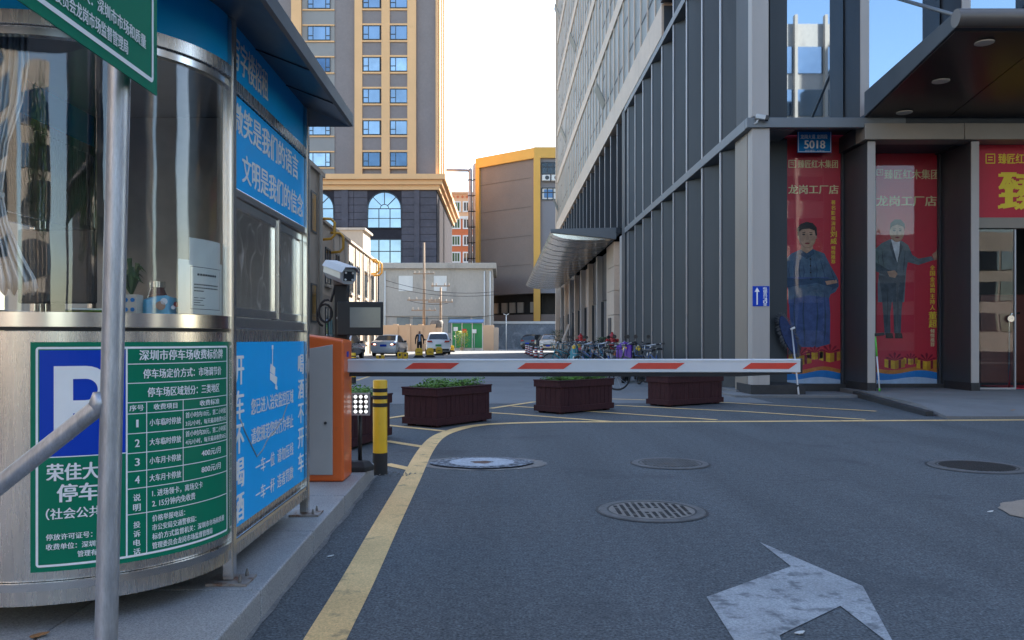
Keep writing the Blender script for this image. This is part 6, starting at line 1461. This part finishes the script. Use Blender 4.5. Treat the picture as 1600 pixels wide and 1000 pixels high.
shrub('potted_shrub', (4.45,66,0), 1.9, .6, 'leaf2', 'dark green plant against the far facade below the side canopy', 500, 4)
shrub('potted_shrub', (4.45,36.4,0), 1.25, .35, 'leaf2', 'small dark plant between the two red hydrants', 350, 5)
bd = thing('leaning_board', 'pale board leaning against the far facade beside a plant', 'board', (4.3,58,0))
MB().obox((3.9,58,0.02),(4.75,58,2.2),2.0,.05,up=(1,0,0)).build('panel', K['cream_wall'], bd)

# ================================================================ BICYCLES AND SCOOTERS parked along the facade
def bicycle(loc, rz, label, frame, acc, basket=True, lean=0):
    o = thing('bicycle', label, 'bicycle', loc, rz, 'bicycles parked along the facade'); o.rotation_euler = (R(lean),0,rz)
    rr = .31; xs = (-.52,.52)
    for x in xs:
        mb = MB(); mb.tube([(x+rr*math.cos(2*math.pi*k/24),0,rr+.02+rr*math.sin(2*math.pi*k/24)) for k in range(24)], .021, 7, closed=True); wl = mb.build('wheel', K['tyre'], o, world=False, smooth=True)
        mb = MB()
        for k in range(10): a_ = 2*math.pi*k/10; mb.tube([(x,.02*(1 if k%2 else -1),rr+.02),(x+.295*math.cos(a_),0,rr+.02+.295*math.sin(a_))], .0022, 4)
        mb.tube([(x,-.05,rr+.02),(x,.05,rr+.02)], .03, 8); mb.build('spokes', K['rim'], wl, world=False)
        mb = MB(); a0 = 15 if x < 0 else 40; mb.loft([[(x+(rr+.035)*math.cos(R(a_)),w_,rr+.02+(rr+.035)*math.sin(R(a_))) for w_ in (-.03,.03)] for a_ in range(a0,a0+140,10)], close=False); mb.build('mudguard', K[acc], o, world=False)
    fr = MB(); bb = (-.06,0,.30); sd = (-.20,0,.74); hd = (.36,0,.78); hd2 = (.40,0,.62); rx = (-.52,0,.33); fx = (.52,0,.33)
    for a_, b_, r_ in ((bb,sd,.018),(bb,hd2,.024),((-.15,0,.60),hd,.018),(bb,rx,.013),((-.15,0,.60),rx,.012),(hd,fx,.016)): fr.tube([a_,b_], r_, 8)
    fr.build('frame', K[frame], o, world=False, smooth=True)
    mb = MB(); mb.tube([(.36,0,.76),(.31,0,1.0)], .014, 8); mb.tube([(.18,-.30,1.06),(.27,-.25,1.05),(.32,-.1,1.0),(.32,.1,1.0),(.27,.25,1.05),(.18,.30,1.06)], .013, 8); mb.build('handlebar', K['rim'], o, world=False, smooth=True)
    for s_ in (-1,1): mb = MB(); mb.tube([(.24,s_*.265,1.055),(.14,s_*.31,1.06)], .018, 8); mb.build('grip', K['rubber'], o, world=False, smooth=True)
    mb = MB(); mb.tube([(-.20,0,.72),(-.23,0,.88)], .013, 8); mb.build('seat_post', K['rim'], o, world=False, smooth=True)
    mb = MB(); mb.loft([[(-.36,-.09,.88),(-.36,.09,.88),(-.36,.07,.93),(-.36,-.07,.93)],[(-.27,-.08,.89),(-.27,.08,.89),(-.27,.06,.935),(-.27,-.06,.935)],[(-.09,-.02,.90),(-.09,.02,.90),(-.09,.015,.93),(-.09,-.015,.93)]], cap=True); mb.build('saddle', K['black'], o, world=False, bevel=.015)
    if basket:
        mb = MB(); mb.loft([[(.40+x*.13,y*.15,.72) for x, y in ((0,-1),(1.5,-1),(1.5,1),(0,1))],[(.38+x*.15,y*.18,.95) for x, y in ((0,-1),(1.7,-1),(1.7,1),(0,1))]]); mb.add([(.40,-.15,.72),(.595,-.15,.72),(.595,.15,.72),(.40,.15,.72)],[(0,1,2,3)]); b_ = mb.build('basket', K[acc], o, world=False); b_.modifiers.new('w','WIREFRAME').thickness = .02
    mb = MB(); mb.lathe([(.0,-.012),(.085,-.012),(.085,.012),(0,.012)], 14, (-.06,-.05,.30), axis='y', cap=False); mb.tube([(-.06,-.05,.30),(.04,-.06,.16)], .012, 6); mb.tube([(-.06,.05,.30),(-.16,.06,.44)], .012, 6); mb.build('crank', K['black'], o, world=False)
    return o
def scooter(loc, rz, label, body, seat, cover=None):
    o = thing('electric_scooter', label, 'scooter', loc, rz, 'scooters parked among the bicycles'); rr = .20
    for x in (-.50,.56):
        mb = MB(); mb.lathe([(rr*.5,-.05),(rr*.92,-.05),(rr,-.02),(rr,.02),(rr*.92,.05),(rr*.5,.05)], 20, (x,0,rr), axis='y', cap=False); wl = mb.build('wheel', K['tyre'], o, world=False, smooth=40); mb = MB(); mb.lathe([(0,-.03),(rr*.55,-.03),(rr*.55,.03),(0,.03)], 14, (x,0,rr), axis='y', cap=False); mb.build('rim', K['rim'], wl, world=False)
    mb = MB(); mb.loft([[(x,-w_,z0),(x,w_,z0),(x,w_*.8,z1),(x,-w_*.8,z1)] for x, w_, z0, z1 in ((-.72,.06,.46,.66),(-.55,.13,.34,.72),(-.15,.14,.26,.70),(-.02,.13,.22,.46),(.10,.13,.20,.29),(.28,.12,.22,.32))], cap=True); mb.build('body', K[body], o, world=False, bevel=.03)
    mb = MB(); mb.loft([[(x-.03,-w_,z),(x+.04,-w_*.7,z),(x+.04,w_*.7,z),(x-.03,w_,z)] for x, w_, z in ((.36,.12,.26),(.40,.17,.50),(.37,.15,.80),(.34,.09,.96))], cap=True); mb.build('leg_shield', K[body], o, world=False, bevel=.02)
    mb = MB(); mb.tube([(.56,0,.2),(.40,0,.62),(.32,0,1.0)], .026, 8); mb.build('fork', K['rim'], o, world=False, smooth=True)
    mb = MB(); mb.tube([(.20,-.34,1.04),(.32,-.12,1.0),(.32,.12,1.0),(.20,.34,1.04)], .017, 8); mb.build('handlebar', K['black'], o, world=False, smooth=True)
    mb = MB(); mb.loft([[(x,-w_,z),(x,w_,z),(x,w_*.85,z+.09),(x,-w_*.85,z+.09)] for x, w_, z in ((-.74,.08,.74),(-.5,.14,.72),(-.2,.14,.70),(-.02,.08,.69))], cap=True); mb.build('seat', K[seat], o, world=False, bevel=.03)
    mb = MB(); mb.lathe([(.0,0),(.06,.0),(.07,-.03),(.05,-.06)], 14, (.42,0,.90), axis='x', cap=False); mb.build('headlight', K['bike_yellow'], o, world=False)
    for s_ in (-1,1): mb = MB(); mb.tube([(.26,s_*.22,1.02),(.24,s_*.27,1.20)], .008, 6); mb.lathe([(0,0),(.055,.0),(.055,.02),(0,.02)], 10, (.23,s_*.28,1.22), axis='x', cap=False); mb.build('mirror', K['black'], o, world=False)
    if cover:
        mb = MB(); rows_ = []
        for i, (x, z) in enumerate(((.52,.30),(.50,.55),(.44,.85),(.36,1.06),(.24,1.10),(.20,.95))):
            rows_.append([(x+.025*math.sin(k*1.7+i), -.20+.40*k/12, z-.10*abs(k-6)/6+.02*math.sin(k*2.1+i*.7)) for k in range(13)])
        mb.loft(rows_, close=False); c_ = mb.build('wind_cover', K[cover], o, world=False, smooth=True); sd_ = c_.modifiers.new('s','SOLIDIFY'); sd_.thickness = .02
    return o
bikes = [(3.05,18.4,150,'bike_black','bike_black','black bicycle nearest us beside the planter under the boom tip',True),
 (2.3,29.8,176,'teal','teal','teal bicycle lying out leftmost of the parked row',False),
 (3.0,24.6,100,'bike_black','bike_blue','black bicycle with blue basket beside the purple covered scooter',True),
 (2.75,25.9,110,'bike_blue','bike_black','blue framed bicycle with black basket in the middle of the row',True),
 (3.1,27.0,95,'bike_white','teal','white bicycle with teal mudguards in the middle of the row',True),
 (2.7,28.2,120,'bike_green','bike_black','bright green bicycle low in the middle of the row',False),
 (3.2,29.4,92,'bike_black','bike_white','black bicycle with white basket behind the teal one',True),
 (2.85,30.9,104,'pink_red','bike_black','red bicycle with black basket left of the middle of the row',True),
 (3.3,32.0,88,'bike_blue','bike_white','blue bicycle with white basket in front of the right hydrant',True),
 (2.95,33.4,112,'bike_black','teal','black bicycle with teal basket left of the right hydrant',True),
 (3.3,34.8,97,'bike_white','bike_black','white bicycle with black basket between the two hydrants',True),
 (3.0,36.3,84,'teal','bike_white','teal bicycle with white basket by the left hydrant',True),
 (3.45,25.3,80,'bike_orange','bike_black','orange bicycle close to the fins behind the blue one',True),
 (3.55,20.6,96,'bike_black','bike_blue','black bicycle with blue basket closest to the corner fins',True),
 (3.9,21.5,100,'bike_blue','bike_black','blue bicycle against the fins right of the purple covered scooter',True),
 (2.5,24.0,118,'bike_black','bike_white','black bicycle with white basket at the front right of the row',True),
 (3.7,30.4,90,'teal','bike_black','teal bicycle with black basket close to the fins',True),
 (3.8,33.8,95,'bike_black','bike_orange','black bicycle with orange basket beside the right hydrant',True),
 (2.55,32.6,125,'bike_black','teal','black bicycle with teal basket at the front left of the row',True),
 (3.6,28.4,100,'bike_black','bike_black','all black bicycle close to the fins behind the green one',True)]
proto = {}
for x, y, a_, f_, ac, lab, bk in bikes: bicycle((x,y,0), R(a_), lab, f_, ac, bk, random.uniform(-6,6))
scooter((3.35,22.3,0), R(-105), 'electric scooter with a purple wind cover at the right of the bicycles', 'bike_green', 'teal', 'purple')
scooter((3.8,23.2,0), R(-95), 'black electric scooter right behind the purple covered one', 'bike_black', 'black')
scooter((3.6,26.3,0), R(-80), 'white and black electric scooter in the middle of the bicycles', 'bike_white', 'black')
scooter((2.55,27.2,0), R(-120), 'teal electric scooter at the front of the bicycle row', 'teal', 'black')
scooter((3.0,31.7,0), R(-100), 'red electric scooter among bicycles before the right hydrant', 'pink_red', 'black')

# ================================================================ MOP AND SQUEEGEE leaning on the shop front
mp0 = at(1248,617.5,16.5); mp1 = at(1237,513,17.45); mp0.z = .055
mop = thing('mop', 'blue dust mop with white handle leaning beside the first red poster', 'mop', mp0)
mb = MB(); mb.tube([mp0, mp1], .017, 10); mb.build('handle', K['boom_white'], mop, smooth=True)
hc = mp1+Vector((-.06,.05,-.14)); d_ = Vector((.38,.06,-.92)).normalized(); sd = Vector((.92,.10,.38)).normalized(); nn = d_.cross(sd).normalized()
def ell(a_, b_, lift): return [hc+d_*(-a_*math.cos(2*math.pi*k/28))+sd*(b_*math.sin(2*math.pi*k/28))+nn*lift for k in range(28)]
MB().loft([ell(.42,.12,-.02), ell(.44,.13,.0), ell(.42,.12,.03)], cap=True).build('mop_pad', mat('mop_blue', (.035,.055,.14), .9, 0, .3, 20), mop)
mb = MB(); rnd = random.Random(5)
for k in range(260):
    a_ = rnd.uniform(0,6.28); p = hc+d_*(-.44*math.cos(a_))+sd*(.13*math.sin(a_))+nn*rnd.uniform(-.03,.03); o_ = (d_*(-math.cos(a_))*.7+sd*math.sin(a_)+nn*rnd.uniform(-.5,.5)).normalized()*rnd.uniform(.04,.09)+Vector((0,0,-.02))
    mb.tube([p, p+o_], [.008,.004], 4)
mb.build('fringe', mat('mop_grey', (.13,.135,.15), .95, 0, .3, 30), mop, kind='stuff')
mb = MB(); mb.obox(mp1+Vector((-.03,-.01,-.02)), mp1+Vector((.06,-.02,.02)), .05, .04); mb.build('clamp', K['white_print'], mop, bevel=.006)
s0 = at(1374.5,616,16.45); s1 = at(1367.5,524,16.62); s0.z = .122; s1.x += .0
sq = thing('squeegee', 'green and white squeegee pole leaning on the second column', 'squeegee', s0)
mb = MB(); md = s0.lerp(s1,.62); mb.tube([s0, md], .014, 10); mb.build('handle', K['boom_white'], sq, smooth=True)
mb = MB(); mb.tube([md, s1], .017, 10); mb.build('upper_handle', K['bike_green'], sq, smooth=True)
mb = MB(); mb.obox(s1+Vector((-.02,-.03,.01)), s1+Vector((.16,-.03,.03)), .05, .06); mb.build('blade_head', K['black'], sq, bevel=.008)
mb = MB(); mb.tube([s0+Vector((0,0,.0)), s0.lerp(s1,.05)], .018, 10); mb.build('end_cap', K['bike_green'], sq, smooth=True)
# dry leaf and litter near the kerb
rnd = random.Random(11)
K['dry'] = mat('dry_leaf', (.30,.15,.06), .8, 0, .2, 30); K['litter'] = mat('litter', (.55,.55,.53), .8)
for i, (u, v, z_, m, lab) in enumerate(((60,994,.127,'dry','dry brown leaf on the granite near the sign post foot'),(1583,641,.10,'dry','small orange leaf on the pavement ramp at the right edge'),(516,870,.002,'litter','tiny white scrap on the asphalt beside the yellow line'),(1548,800,.002,'litter','small white scrap left of the sand coloured patch'),(1250,990,.003,'litter','pale chip of litter under the white arrow'))):
    q = gr(u, v, z_); s_ = .022 if m == 'dry' else .013; mb = MB()
    pts = [(q.x+s_*1.4*math.cos(a_)*(1+.3*math.sin(3*a_)), q.y+s_*math.sin(a_), z_+.006+.006*math.cos(2*a_)) for a_ in [2*math.pi*k/10 for k in range(10)]]
    mb.prism([(p[0],p[1]) for p in pts], lambda x, y: (x,y,z_+.006+.2*(x-q.x)), lambda x, y: (x,y,z_+.003+.2*(x-q.x))); tag(mb.build('leaf' if m == 'dry' else 'paper_scrap', K[m]), lab, 'leaf' if m == 'dry' else 'scrap')
